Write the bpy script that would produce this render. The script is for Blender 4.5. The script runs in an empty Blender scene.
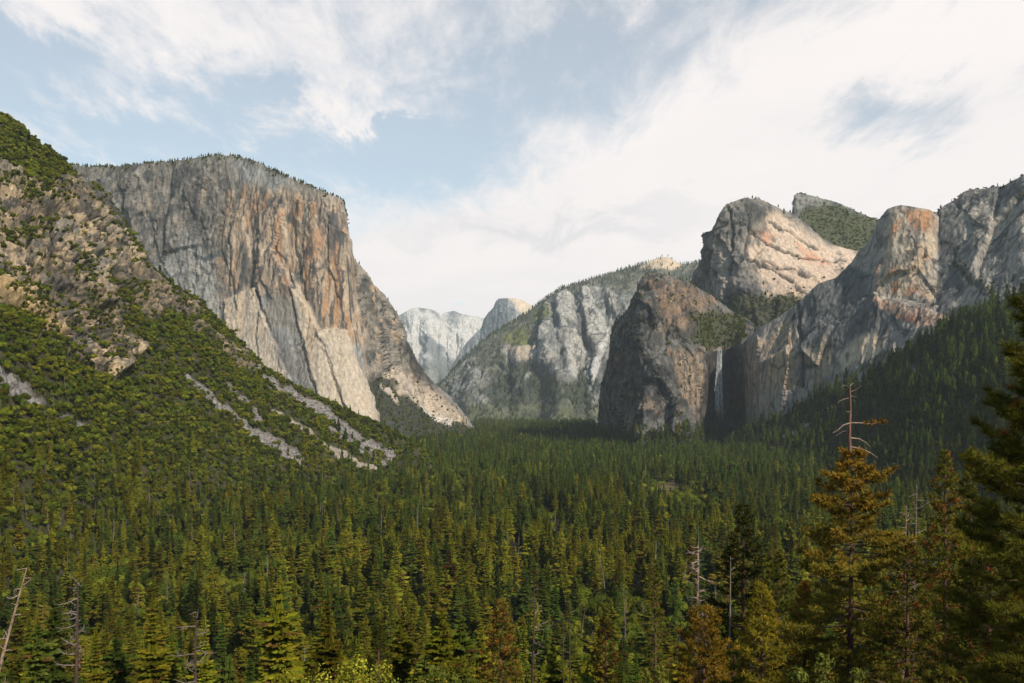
import bpy, math, random
import numpy as np
from mathutils import Vector, Matrix

random.seed(7)
RNG = np.random.default_rng(11)
scene = bpy.context.scene
COL = scene.collection
FPX, HOR, ZC = 900.0, 398.0, 150.0        # focal length in pixels, horizon row, camera height above the valley floor
SUN = Vector((0.50, -0.67, 0.58)).normalized()

# ------------------------------------------------------------------ noise
def _hash(x, y, z, seed):
    with np.errstate(over='ignore'):
        h = (x.astype(np.uint32) * np.uint32(374761393) + y.astype(np.uint32) * np.uint32(668265263)
             + z.astype(np.uint32) * np.uint32(2246822519) + np.uint32(seed * 3266489917 & 0xffffffff))
        h ^= h >> np.uint32(15); h *= np.uint32(2246822519); h ^= h >> np.uint32(13)
        h *= np.uint32(3266489917); h ^= h >> np.uint32(16)
    return h
_g = np.random.default_rng(3).normal(size=(256, 3)); _g /= np.linalg.norm(_g, axis=1)[:, None]

def perlin(x, y, z, seed=0):
    xi, yi, zi = np.floor(x), np.floor(y), np.floor(z)
    fx, fy, fz = x - xi, y - yi, z - zi
    xi, yi, zi = xi.astype(np.int64), yi.astype(np.int64), zi.astype(np.int64)
    u, v, w = (t * t * t * (t * (t * 6 - 15) + 10) for t in (fx, fy, fz))
    out = 0
    for dx in (0, 1):
        for dy in (0, 1):
            for dz in (0, 1):
                g = _g[_hash(xi + dx, yi + dy, zi + dz, seed) & np.uint32(255)]
                d = g[..., 0] * (fx - dx) + g[..., 1] * (fy - dy) + g[..., 2] * (fz - dz)
                out = out + d * (u if dx else 1 - u) * (v if dy else 1 - v) * (w if dz else 1 - w)
    return out * 1.6

def fbm(x, y, z, octv=5, seed=0, gain=.5, lac=2.03):
    s, a, n = 0, 1, 0
    for o in range(octv):
        s = s + a * perlin(x, y, z, seed + o); n += a
        a *= gain; x, y, z = x * lac + 7.3, y * lac + 1.7, z * lac + 4.1
    return s / n

def ridged(x, y, z, octv=4, seed=0, gain=.5):
    s, a, n = 0, 1, 0
    for o in range(octv):
        s = s + a * (1 - 2.2 * np.abs(perlin(x, y, z, seed + o))); n += a
        a *= gain; x, y, z = x * 2.07 + 3.1, y * 2.07 + 9.2, z * 2.07 + 5.5
    return s / n

def worley(x, y, z, seed=0):
    xi, yi, zi = (np.floor(t).astype(np.int64) for t in (x, y, z))
    f1 = np.full(x.shape, 9.0); f2 = np.full(x.shape, 9.0); cid = np.zeros(x.shape)
    for dx in (-1, 0, 1):
        for dy in (-1, 0, 1):
            for dz in (-1, 0, 1):
                h = _hash(xi + dx, yi + dy, zi + dz, seed)
                jx = (h & np.uint32(1023)) / 1023.0; jy = ((h >> np.uint32(10)) & np.uint32(1023)) / 1023.0
                jz = ((h >> np.uint32(20)) & np.uint32(1023)) / 1023.0
                d = (xi + dx + jx - x) ** 2 + (yi + dy + jy - y) ** 2 + (zi + dz + jz - z) ** 2
                n = d < f1
                f2 = np.where(n, f1, np.minimum(f2, d)); cid = np.where(n, (h % np.uint32(997)) / 997.0, cid)
                f1 = np.where(n, d, f1)
    return np.sqrt(f1), np.sqrt(f2), cid

def sstep(a, b, x):
    t = np.clip((x - a) / (b - a), 0, 1)
    return t * t * (3 - 2 * t)

# ------------------------------------------------------------------ materials
def _nodes(name):
    m = bpy.data.materials.new(name); m.use_nodes = True
    nt = m.node_tree; nt.nodes.clear()
    return m, nt, nt.nodes, nt.links

def mat_rock(name, scale, bump=.6, var=.35, rough=.92):
    """stone: traced stain colours with some light and shade painted in, times fine procedural grain"""
    m, nt, N, L = _nodes(name)
    out = N.new('ShaderNodeOutputMaterial'); b = N.new('ShaderNodeBsdfPrincipled')
    a = N.new('ShaderNodeAttribute'); a.attribute_name = 'stone'
    tc = N.new('ShaderNodeTexCoord')
    mp = N.new('ShaderNodeMapping'); mp.inputs['Scale'].default_value = (1 / scale, 1 / scale, .45 / scale)
    n1 = N.new('ShaderNodeTexNoise'); n1.inputs['Scale'].default_value = 1; n1.inputs['Detail'].default_value = 6; n1.inputs['Roughness'].default_value = .65
    mr = N.new('ShaderNodeMapRange'); mr.inputs['From Min'].default_value = .3; mr.inputs['From Max'].default_value = .7
    mr.inputs['To Min'].default_value = 1 - var; mr.inputs['To Max'].default_value = 1 + var
    mx = N.new('ShaderNodeMix'); mx.data_type = 'RGBA'; mx.blend_type = 'MULTIPLY'; mx.inputs['Factor'].default_value = 1
    vo = N.new('ShaderNodeTexVoronoi'); vo.feature = 'F1'; vo.inputs['Scale'].default_value = .8
    ad = N.new('ShaderNodeMath'); ad.operation = 'ADD'
    bp = N.new('ShaderNodeBump'); bp.inputs['Strength'].default_value = bump; bp.inputs['Distance'].default_value = scale * .5
    L.new(tc.outputs['Object'], mp.inputs['Vector'])
    L.new(mp.outputs[0], n1.inputs['Vector']); L.new(mp.outputs[0], vo.inputs['Vector'])
    L.new(n1.outputs['Fac'], mr.inputs['Value'])
    L.new(a.outputs['Color'], mx.inputs['A']); L.new(mr.outputs[0], mx.inputs['B'])
    L.new(n1.outputs['Fac'], ad.inputs[0]); L.new(vo.outputs['Distance'], ad.inputs[1])
    L.new(ad.outputs[0], bp.inputs['Height']); L.new(bp.outputs[0], b.inputs['Normal'])
    L.new(mx.outputs['Result'], b.inputs['Base Color'])
    b.inputs['Roughness'].default_value = rough; b.inputs['Specular IOR Level'].default_value = .25
    L.new(b.outputs[0], out.inputs[0])
    return m

def mat_leaf(name, trans=.14):
    """foliage: leaf colour attribute, varied from plant to plant, with some light coming through"""
    m, nt, N, L = _nodes(name)
    out = N.new('ShaderNodeOutputMaterial')
    a = N.new('ShaderNodeAttribute'); a.attribute_name = 'leaf'
    oi = N.new('ShaderNodeObjectInfo')
    mr = N.new('ShaderNodeMapRange'); mr.inputs['To Min'].default_value = .5; mr.inputs['To Max'].default_value = 1.5
    hs = N.new('ShaderNodeHueSaturation')
    mul = N.new('ShaderNodeMath'); mul.operation = 'MULTIPLY'; mul.inputs[1].default_value = 7.31
    fr = N.new('ShaderNodeMath'); fr.operation = 'FRACT'
    mh = N.new('ShaderNodeMapRange'); mh.inputs['To Min'].default_value = .478; mh.inputs['To Max'].default_value = .522
    d = N.new('ShaderNodeBsdfDiffuse'); t = N.new('ShaderNodeBsdfTranslucent'); mx = N.new('ShaderNodeMixShader')
    mx.inputs[0].default_value = trans
    L.new(oi.outputs['Random'], mr.inputs['Value']); L.new(oi.outputs['Random'], mul.inputs[0])
    L.new(mul.outputs[0], fr.inputs[0]); L.new(fr.outputs[0], mh.inputs['Value'])
    L.new(a.outputs['Color'], hs.inputs['Color']); L.new(mr.outputs[0], hs.inputs['Value']); L.new(mh.outputs[0], hs.inputs['Hue'])
    L.new(hs.outputs[0], d.inputs[0]); L.new(hs.outputs[0], t.inputs[0])
    L.new(d.outputs[0], mx.inputs[1]); L.new(t.outputs[0], mx.inputs[2]); L.new(mx.outputs[0], out.inputs[0])
    return m

def mat_bark(name):
    m, nt, N, L = _nodes(name)
    out = N.new('ShaderNodeOutputMaterial'); b = N.new('ShaderNodeBsdfPrincipled')
    a = N.new('ShaderNodeAttribute'); a.attribute_name = 'leaf'
    tc = N.new('ShaderNodeTexCoord'); mp = N.new('ShaderNodeMapping'); mp.inputs['Scale'].default_value = (3, 3, .6)
    n = N.new('ShaderNodeTexNoise'); n.inputs['Scale'].default_value = 2; n.inputs['Detail'].default_value = 5
    mr = N.new('ShaderNodeMapRange'); mr.inputs['From Min'].default_value = .3; mr.inputs['From Max'].default_value = .7
    mr.inputs['To Min'].default_value = .5; mr.inputs['To Max'].default_value = 1.4
    mx = N.new('ShaderNodeMix'); mx.data_type = 'RGBA'; mx.blend_type = 'MULTIPLY'; mx.inputs['Factor'].default_value = 1
    bp = N.new('ShaderNodeBump'); bp.inputs['Strength'].default_value = .6; bp.inputs['Distance'].default_value = .05
    L.new(tc.outputs['Object'], mp.inputs[0]); L.new(mp.outputs[0], n.inputs['Vector']); L.new(n.outputs['Fac'], mr.inputs['Value'])
    L.new(a.outputs['Color'], mx.inputs['A']); L.new(mr.outputs[0], mx.inputs['B']); L.new(mx.outputs['Result'], b.inputs['Base Color'])
    L.new(n.outputs['Fac'], bp.inputs['Height']); L.new(bp.outputs[0], b.inputs['Normal'])
    b.inputs['Roughness'].default_value = .9; b.inputs['Specular IOR Level'].default_value = .2
    L.new(b.outputs[0], out.inputs[0])
    return m

M_FAR = mat_rock('granite_far', 16, .8, .42)
M_CLIFF = mat_rock('granite_cliff', 9, .75, .36)
M_NEAR = mat_rock('weathered_rock', 4, 1.0, .5)
M_SOIL = mat_rock('forest_soil', 2.0, .5, .4)
M_LEAF = mat_leaf('foliage'); M_BARK = mat_bark('bark')

# ------------------------------------------------------------------ mesh helpers
def mesh_np(name, V, quads=None, tris=None, attr=None, col=None, mats=(), smooth=True, tri_mat=None, quad_mat=None):
    me = bpy.data.meshes.new(name)
    V = np.ascontiguousarray(V, np.float32)
    nq = 0 if quads is None else len(quads); nt = 0 if tris is None else len(tris)
    me.vertices.add(len(V)); me.vertices.foreach_set('co', V.ravel())
    loops = np.concatenate([a.ravel() for a in (quads, tris) if a is not None and len(a)]).astype(np.int32)
    tot = np.concatenate([np.full(nq, 4), np.full(nt, 3)]).astype(np.int32)
    start = np.concatenate([[0], np.cumsum(tot)[:-1]]).astype(np.int32)
    me.loops.add(len(loops)); me.loops.foreach_set('vertex_index', loops)
    me.polygons.add(len(tot)); me.polygons.foreach_set('loop_start', start)
    me.polygons.foreach_set('use_smooth', np.full(len(tot), smooth))
    mi = np.zeros(len(tot), np.int32)
    if quad_mat is not None: mi[:nq] = quad_mat
    if tri_mat is not None: mi[nq:] = tri_mat
    me.polygons.foreach_set('material_index', mi)
    if attr:
        a = me.attributes.new(attr, 'FLOAT_COLOR', 'POINT')
        c = np.ones((len(V), 4), np.float32); c[:, :3] = col
        a.data.foreach_set('color', c.ravel())
    for m in mats: me.materials.append(m)
    me.update(calc_edges=True)
    return me

def grid_quads(nr, nc):
    i = np.arange(nr * nc).reshape(nr, nc)
    return np.stack([i[:-1, :-1], i[:-1, 1:], i[1:, 1:], i[1:, :-1]], -1).reshape(-1, 4)

def link(name, data, parent=None, label=None, cat=None, group=None, kind=None, loc=None):
    o = bpy.data.objects.new(name, data); COL.objects.link(o)
    if parent is not None: o.parent = parent
    if label: o['label'] = label
    if cat: o['category'] = cat
    if group: o['group'] = group
    if kind: o['kind'] = kind
    if loc is not None: o.location = loc
    return o

def at(px, py, Y):
    return np.array([(px - 512) / FPX * Y, Y, ZC + (HOR - py) / FPX * Y])

# ------------------------------------------------------------------ relief: a sculpted mountain surface with its own depth
class Relief:
    def __init__(s, px, levels, rows, back):
        nc = len(px); PY, YY = [], []
        lv = []
        for l in levels:
            if callable(l): lv.append(l(px)); continue
            a = np.array(l, float)
            lv.append((np.interp(px, a[:, 0], a[:, 1]), np.interp(px, a[:, 0], a[:, 2])))
        for k in range(len(lv) - 1):
            n = rows[k]; t = np.linspace(0, 1, n, endpoint=False)[:, None]
            PY.append(lv[k][0] * (1 - t) + lv[k + 1][0] * t); YY.append(lv[k][1] * (1 - t) + lv[k + 1][1] * t)
        PY.append(lv[-1][0][None]); YY.append(lv[-1][1][None])
        PY = np.concatenate(PY); YY = np.concatenate(YY)
        s.ntop = len(PY)
        PX = np.broadcast_to(px, PY.shape)
        X = (PX - 512) / FPX * YY; Z = ZC + (HOR - PY) / FPX * YY
        P = np.stack([X, YY, Z], -1)
        bk, prev = [], P[-1]
        for (dy, dz, n) in back:
            nxt = prev.copy(); nxt[:, 0] *= (prev[:, 1] + dy) / prev[:, 1]; nxt[:, 1] += dy; nxt[:, 2] -= dz
            for t in np.linspace(0, 1, n + 1)[1:]: bk.append(prev * (1 - t) + nxt * t)
            prev = nxt
        if bk:
            P = np.concatenate([P, np.array(bk)])
            PX = np.broadcast_to(px, P.shape[:2]); PY = np.concatenate([PY, np.repeat(PY[-1:], len(bk), 0)])
        s.P, s.PX, s.PY = P, np.array(PX), PY
        s.calc_n()
    def calc_n(s):
        du = np.gradient(s.P, axis=1); dv = np.gradient(s.P, axis=0)
        n = np.cross(du, dv); s.N = n / np.maximum(np.linalg.norm(n, axis=-1, keepdims=True), 1e-9)
        s.area = np.linalg.norm(n, axis=-1)
    def smooth_n(s, k=6):
        N = s.N.copy()
        for ax in (0, 1):
            c = np.cumsum(np.concatenate([np.repeat(np.take(N, [0], ax), k + 1, ax), N, np.repeat(np.take(N, [-1], ax), k, ax)], ax), ax)
            n = N.shape[ax]
            N = np.take(c, np.arange(2 * k + 1, 2 * k + 1 + n), ax) - np.take(c, np.arange(n), ax)
        return N / np.maximum(np.linalg.norm(N, axis=-1, keepdims=True), 1e-9)
    def displace(s, d, k=6):
        s.P = s.P + s.smooth_n(k) * d[..., None]; s.calc_n()
    def build(s, name, col, mat, label, cat='mountain', kind='structure'):
        nr, nc = s.P.shape[:2]
        lum = col @ np.array((.3, .55, .15)); col = col * (np.clip(lum, .02, .6) / .24)[..., None] ** (.32 if mat is M_CLIFF else .2)
        me = mesh_np(name, s.P.reshape(-1, 3), quads=grid_quads(nr, nc), attr='stone', col=np.clip(col, .004, .8).reshape(-1, 3), mats=[mat])
        return link(name, me, label=label, cat=cat, kind=kind)
    def scatter(s, dens):
        """random points on the surface; dens = plants per square metre at each grid vertex"""
        lam = np.clip(s.area[:-1, :-1] * dens[:-1, :-1], 0, 3)
        n = RNG.poisson(lam); r, c = np.nonzero(n)
        k = n[r, c]; r = np.repeat(r, k); c = np.repeat(c, k)
        a, b = RNG.random(len(r))[:, None], RNG.random(len(r))[:, None]
        P = s.P
        pts = (P[r, c] * (1 - a) + P[r, c + 1] * a) * (1 - b) + (P[r + 1, c] * (1 - a) + P[r + 1, c + 1] * a) * b
        return pts, r, c

def poly_mask(PX, PY, pts, feather=6, warp=0, wscale=20, seed=0):
    """1 inside a polygon traced on the picture, with a ragged edge"""
    x, y = PX, PY
    if warp:
        x = x + warp * fbm(PX / wscale, PY / wscale, 0 * PX + 3.3, 4, seed); y = y + warp * fbm(PX / wscale, PY / wscale, 0 * PX + 9.1, 4, seed + 50)
    pts = np.array(pts, float); inside = np.zeros(x.shape, bool); dm = np.full(x.shape, 1e9)
    for i in range(len(pts)):
        (x1, y1), (x2, y2) = pts[i], pts[(i + 1) % len(pts)]
        if y1 != y2:
            inside ^= ((y1 > y) != (y2 > y)) & (x < (x2 - x1) * (y - y1) / (y2 - y1) + x1)
        l2 = max((x2 - x1) ** 2 + (y2 - y1) ** 2, 1e-9)
        t = np.clip(((x - x1) * (x2 - x1) + (y - y1) * (y2 - y1)) / l2, 0, 1)
        dm = np.minimum(dm, np.hypot(x - x1 - t * (x2 - x1), y - y1 - t * (y2 - y1)))
    sd = np.where(inside, dm, -dm)
    return sstep(-feather, feather, sd)

def line_mask(PX, PY, pts, warp=0, wscale=12, seed=0):
    """a streak along a traced polyline: pts = (px, py, half width)"""
    x, y = PX, PY
    if warp:
        x = x + warp * fbm(PX / wscale, PY / wscale, 0 * PX + 1.3, 3, seed); y = y + warp * fbm(PX / wscale, PY / wscale, 0 * PX + 5.1, 3, seed + 50)
    out = np.zeros(x.shape)
    for (x1, y1, w1), (x2, y2, w2) in zip(pts[:-1], pts[1:]):
        l2 = max((x2 - x1) ** 2 + (y2 - y1) ** 2, 1e-9)
        t = np.clip(((x - x1) * (x2 - x1) + (y - y1) * (y2 - y1)) / l2, 0, 1)
        d = np.hypot(x - x1 - t * (x2 - x1), y - y1 - t * (y2 - y1)); w = w1 + (w2 - w1) * t
        out = np.maximum(out, 1 - sstep(.55, 1.15, d / w))
    return out

def mixc(c, col, m):
    return c * (1 - m[..., None]) + np.array(col) * m[..., None]

def facets(x, y, z, seed=0):
    """tilted flat facets in random directions, with the broken edges between them"""
    xi, yi, zi = (np.floor(t).astype(np.int64) for t in (x, y, z))
    f1 = np.full(x.shape, 9.0); f2 = np.full(x.shape, 9.0); val = np.zeros(x.shape)
    for dx in (-1, 0, 1):
        for dy in (-1, 0, 1):
            for dz in (-1, 0, 1):
                h = _hash(xi + dx, yi + dy, zi + dz, seed)
                ax = xi + dx + (h & np.uint32(1023)) / 1023.0 - x; ay = yi + dy + ((h >> np.uint32(10)) & np.uint32(1023)) / 1023.0 - y
                az = zi + dz + ((h >> np.uint32(20)) & np.uint32(1023)) / 1023.0 - z
                d = ax * ax + ay * ay + az * az
                g = _g[(h >> np.uint32(7)) & np.uint32(255)]
                v = -(g[..., 0] * ax + g[..., 1] * ay + g[..., 2] * az) * .9 + g[..., 0] * .25
                n = d < f1
                f2 = np.where(n, f1, np.minimum(f2, d)); val = np.where(n, v, val); f1 = np.where(n, d, f1)
    return val, np.sqrt(f2) - np.sqrt(f1)

def crags(P, s, vert=3.0, seed=0, blocks=1.0):
    """broken rock relief in metres; s = overall scale in metres"""
    x, y, z = P[..., 0], P[..., 1], P[..., 2]
    w = s * .45
    x = x + w * fbm(x / s, y / s, z / (s * vert), 4, seed + 80); z = z + w * vert * .6 * fbm(x / s, y / s, z / (s * vert), 4, seed + 84)
    d = ridged(x / (2.2 * s), y / (2.2 * s), z / (2.2 * s * vert), 3, seed) * .24 * s
    d = d + fbm(x / (.7 * s), y / (.7 * s), z / (.7 * s * vert * .7), 5, seed + 10, .55) * .22 * s
    f, e = facets(x / (.75 * s), y / (.75 * s), z / (.75 * s * vert * .7), seed + 20)
    d = d + blocks * .22 * s * f
    f, e = facets(x / (.28 * s), y / (.28 * s), z / (.28 * s * vert * .6), seed + 30)
    d = d + blocks * (.11 * s * f - .03 * s * (1 - sstep(0, .12, e)))
    f, e = facets(x / (.11 * s), y / (.11 * s), z / (.11 * s * vert * .5), seed + 40)
    return d + blocks * .05 * s * f

def joints(P, s, vert, seed, w=.10):
    """dark fracture lines between rock panels, s metres apart"""
    x, y, z = P[..., 0], P[..., 1], P[..., 2]
    x = x + .35 * s * fbm(x / s, y / s, z / (s * vert), 3, seed + 5); z = z + .35 * s * vert * fbm(x / s, y / s, z / (s * vert), 3, seed + 8)
    e = facets(x / s, y / s, z / (s * vert), seed)[1]
    return (1 - sstep(.015, w, e)) * sstep(-.25, .15, fbm(x / (2.5 * s), y / (2.5 * s), z / (2.5 * s), 2, seed + 11))
# ================================================================== the mountains
TAN, CREAM, GREY, DARK = (.40, .285, .185), (.50, .42, .325), (.245, .25, .25), (.085, .092, .098)
ORANGE, PINK, PALE = (.42, .225, .115), (.48, .31, .22), (.40, .39, .37)
SHRUB_SOIL = (.055, .055, .022)
plants = []          # every plant on the slopes: arrays (pts, kind, height) gathered for the scatterers

def streaks(R, su, sv, seed, lo=-.05, hi=.35):
    x, y, z = R.P[..., 0], R.P[..., 1], R.P[..., 2]
    w = 6 * fbm(x / 60, y / 60, z / 60, 2, seed + 3)
    return sstep(lo, hi, fbm((x + w) / su, y / su, z / sv, 4, seed))
def blot(R, s, seed, lo=-.1, hi=.3, oc=5):
    x, y, z = R.P[..., 0], R.P[..., 1], R.P[..., 2]
    return sstep(lo, hi, fbm(x / s, y / s, z / s, oc, seed))

# ---- left talus hill: rocky buttress above, oak scrub and scree below
px = np.arange(-260, 456, 1.15)
top = [(-260, -120, 1350), (-100, 30, 1330), (0, 117, 1320), (12, 123, 1320), (30, 137, 1322), (50, 152, 1325), (64, 162, 1328), (75, 176, 1332), (83, 183, 1345), (95, 186, 1400),
       (105, 195, 1410), (118, 215, 1415), (125, 225, 1415), (135, 240, 1420), (145, 261, 1425), (155, 270, 1430), (180, 291, 1460), (200, 302, 1490), (209, 311, 1500), (225, 329, 1520),
       (245, 350, 1550), (266, 371, 1580), (309, 393, 1640), (342, 409, 1690), (375, 423, 1740), (408, 439, 1775), (427, 453, 1790), (455, 471, 1800)]
toe = [(-260, 720, 400), (-150, 698, 450), (0, 639, 560), (100, 578, 750), (200, 533, 1000), (300, 502, 1300), (400, 484, 1600), (455, 476, 1760)]
fold = [(-260, 345, 800), (-100, 325, 830), (0, 316, 860), (30, 331, 900), (60, 346, 960), (85, 366, 1010), (106, 382, 1060), (130, 395, 1120), (200, 420, 1240), (300, 455, 1450), (400, 470, 1690), (455, 474.5, 1765)]
fold2 = [(-260, 330, 890), (-100, 318, 930), (0, 312, 980), (30, 327, 1010), (60, 342, 1045), (85, 362, 1075), (106, 378, 1095), (130, 391, 1135), (200, 415, 1250), (300, 450, 1460), (400, 466, 1695), (455, 474, 1770)]
mid = [(-260, 230, 1080), (0, 225, 1090), (60, 250, 1120), (100, 290, 1160), (140, 320, 1220), (200, 355, 1330), (300, 417, 1540), (400, 451, 1735), (455, 473, 1785)]
R = Relief(px, [toe, fold, fold2, mid, top], [150, 14, 110, 120], [(50, 8, 4), (250, 190, 8), (700, 600, 6)])
X, Y, Z = R.P[..., 0], R.P[..., 1], R.P[..., 2]
sky_y = np.interp(R.PX, [a[0] for a in top], [a[1] for a in top])
fold_y = np.interp(R.PX, [a[0] for a in fold2], [a[1] for a in fold2])
rock = poly_mask(R.PX, R.PY, [(-270, 60), (0, 163), (25, 180), (58, 183), (76, 178), (84, 184), (105, 196), (122, 220), (147, 262), (180, 291), (207, 310), (196, 318), (172, 308), (150, 318), (128, 302), (118, 320), (142, 352), (118, 372), (104, 382), (85, 365), (60, 345), (0, 312), (-270, 300)], 5, 9, 22, 4)
rock = np.maximum(rock, .8 * poly_mask(R.PX, R.PY, [(195, 318), (245, 352), (262, 372), (246, 374), (215, 345), (190, 330)], 3, 6, 14, 5))
ramp = sstep(.0, .22, fbm((X + .5 * Z) / 90, Y / 90, (Z - .5 * X) / 60, 4, 31))         # scrub clinging to ledges
scree = np.zeros(R.PX.shape)
for k, pts in enumerate([[(-20, 368, 11), (10, 382, 11), (38, 402, 7), (52, 413, 3)], [(60, 416, 4), (75, 424, 6), (92, 431, 3)], [(188, 377, 3), (206, 393, 4), (216, 405, 5), (240, 424, 4), (268, 440, 7), (293, 456, 9), (300, 464, 4)],
         [(276, 411, 2), (300, 425, 3), (325, 446, 3.5), (350, 459, 5), (376, 470, 4)], [(256, 368, 3), (275, 383, 5), (300, 398, 6), (323, 411, 5), (345, 428, 5), (365, 440, 6), (391, 457, 6)],
         [(330, 430, 2), (360, 449, 3), (384, 462, 4)], [(230, 385, 3), (245, 401, 4), (260, 420, 4)], [(10, 395, 3), (34, 410, 3), (44, 418, 3)]]):
    scree = np.maximum(scree, line_mask(R.PX, R.PY, pts, 7, 16, 60 + k))
scree = np.where(R.PY < fold_y + 200, scree, 0)
uppershrub = poly_mask(R.PX, R.PY, [(-270, -140), (0, 105), (30, 130), (80, 175), (78, 184), (58, 184), (30, 182), (20, 172), (0, 166), (-270, 80)], 5, 10, 20, 8)
gully = poly_mask(R.PX, R.PY, [(68, 250), (82, 300), (62, 300), (60, 330), (90, 345), (110, 380), (140, 360), (120, 320), (130, 300), (100, 280)], 6, 10, 16, 9)
# relief
fis = np.zeros(R.PX.shape)
for k, pts in enumerate([[(44, 180, 2.5), (48, 205, 3.5), (44, 232, 4), (50, 262, 3)], [(75, 180, 1.8), (78, 196, 2.5), (79, 214, 1.5)], [(96, 200, 3), (110, 226, 4), (124, 250, 4), (138, 274, 3)], [(18, 200, 1.5), (24, 230, 3), (20, 262, 3.5), (30, 290, 2)],
         [(60, 225, 1.5), (66, 250, 2.5), (80, 276, 3), (84, 300, 2)], [(100, 250, 2), (112, 280, 3), (128, 300, 2)], [(0, 232, 2), (10, 246, 2.5), (30, 250, 1.5)], [(58, 205, 1.5), (70, 222, 2), (90, 232, 1.5)], [(88, 300, 3), (94, 330, 4), (104, 356, 3)], [(160, 285, 2), (176, 305, 3), (196, 316, 2)]]):
    fis = np.maximum(fis, line_mask(R.PX, R.PY, pts, 8, 14, 330 + k))
crest = .22 + .78 * sstep(0, 45, R.PY - sky_y)
d = rock * ((facets(X / 17, Y / 17, Z / 12, 405)[0] * 4.5 + facets(X / 8, Y / 8, Z / 6, 406)[0] * 2.2 + crags(R.P, 40, 1.9, 1) * 1.2 + crags(R.P, 120, 2.4, 301) * .6) * crest - 15 * fis) + (1 - rock) * (fbm(X / 60, Y / 60, Z / 60, 4, 6) * 7 + fbm(X / 12, Y / 12, Z / 12, 3, 7) * 1.5)
led = (Z + 9 * fbm(X / 70, Y / 70, Z / 40, 3, 14)) / 19.0
d = d + rock * 6.0 * (np.abs((led % 1) - .5) * 2 - .5)                 # ledges
lead = ridged(X / 150, Y / 150, Z / 400, 3, 77); d = d + rock * 12 * lead * crest
d[R.PY >= toe[0][1]] += 0
d = d + scree * (facets(X / 7, Y / 7, Z / 7, 341)[0] * 3.4 + facets(X / 3.2, Y / 3.2, Z / 3.2, 342)[0] * 1.8)
R.displace(d, 8)
X, Y, Z = R.P[..., 0], R.P[..., 1], R.P[..., 2]
c = np.ones(R.P.shape) * np.array(SHRUB_SOIL)
c = mixc(c, (.085, .068, .036), blot(R, 26, 12, -.1, .35) * .6)
rc = np.ones(R.P.shape) * np.array((.29, .215, .135))
rc = mixc(rc, (.14, .12, .095), blot(R, 30, 15, -.1, .3))
rc = mixc(rc, (.40, .30, .19), blot(R, 42, 16, 0, .35) * .8)
rc = mixc(rc, (.085, .085, .08), streaks(R, 14, 50, 17, .0, .3) * .85)
rc = mixc(rc, (.23, .21, .19), blot(R, 60, 18, .05, .3) * .45)
rc = mixc(rc, (.045, .045, .043), np.maximum.reduce([fis * .85, joints(R.P, 15, .8, 401, .16) * .85, joints(R.P, 34, 1.2, 402, .10) * .9, joints(R.P, 7, .7, 403, .2) * .5]))
rc = rc * (.78 + .45 * blot(R, 95, 470, -.2, .25, 3))[..., None]
rc = mixc(rc, (.37, .25, .12), poly_mask(R.PX, R.PY, [(-20, 290), (20, 293), (52, 312), (66, 340), (40, 335), (0, 312), (-20, 312)], 5, 6, 14, 19) * .7)
rc = mixc(rc, (.055, .06, .062), poly_mask(R.PX, R.PY, [(84, 182), (104, 193), (120, 217), (137, 243), (148, 264), (140, 262), (122, 236), (108, 214), (92, 198)], 2.5, 4, 9, 20) * .8)  # shaded flank of the rear buttress, painted in as a dark strip
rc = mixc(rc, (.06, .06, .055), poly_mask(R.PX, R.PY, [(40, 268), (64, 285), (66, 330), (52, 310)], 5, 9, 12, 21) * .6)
c = c * (1 - rock[..., None]) + rc * rock[..., None]
sc = np.ones(R.P.shape) * np.array((.22, .20, .19)); sc = mixc(sc, (.075, .066, .064), blot(R, 4.5, 23)); sc = mixc(sc, (.30, .28, .26), blot(R, 3, 24, .1, .3) * .8); sc = mixc(sc, (.33, .28, .22), line_mask(R.PX, R.PY, [(276, 411, 4), (325, 446, 5), (376, 470, 5)], 3, 9, 9) * .7)
c = c * (1 - scree[..., None]) + sc * scree[..., None]
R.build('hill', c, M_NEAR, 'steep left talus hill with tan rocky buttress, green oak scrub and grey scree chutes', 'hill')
LEFT = R
hidden = (R.PY > fold_y - 4) & (R.PY < fold_y + 1)
base_d = .024 * (1 - scree * sstep(-.75, -.2, fbm(X / 12, Y / 12, Z / 12, 3, 91))) * (1 - rock) * np.where(np.arange(R.P.shape[0])[:, None] < R.ntop + 3, 1, 0)
rocky_d = .028 * rock * ramp * (1 + .8 * (R.PX > 95)) + .0024 * rock * sstep(-.05, .2, fbm(X / 22, Y / 22, Z / 14, 3, 404))
rocky_d = rocky_d + .026 * gully * rock * sstep(-.2, .2, fbm(X / 25, Y / 25, Z / 25, 3, 41)) + .015 * uppershrub
conif = sstep(-60, 120, R.PY - np.interp(R.PX, [-260, 0, 120, 220, 300, 380, 455], [520, 492, 478, 462, 458, 440, 440]))
pts, r, cc = R.scatter((base_d * (1 - .75 * conif) + rocky_d + .005 * rock * sstep(-.2, .2, fbm(X / 20, Y / 20, Z / 20, 3, 404))) * np.where(hidden, .4, 1))
onrock = rock[r, cc] > .4
hh = RNG.uniform(3.6, 9.5, len(pts)) * np.where(onrock, .62, 1) * np.where(R.PY[r, cc] > 455, .9, 1)
plants.append(('oak', pts, hh))
pts, r, cc = R.scatter(.0065 * conif * (1 - .8 * scree) * (1 - rock)); plants.append(('conifer', pts, RNG.uniform(13, 30, len(pts))))
pts, r, cc = R.scatter(.0009 * rock * ramp + .0016 * uppershrub + .0006 * (1 - scree) * (1 - rock)); plants.append(('conifer', pts, RNG.uniform(7, 15, len(pts))))
pts, r, cc = R.scatter(.0011 * conif * (1 - rock) + .0003 * (1 - rock) * (R.PY > 380)); plants.append(('snag', pts, RNG.uniform(9, 22, len(pts))))

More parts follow.
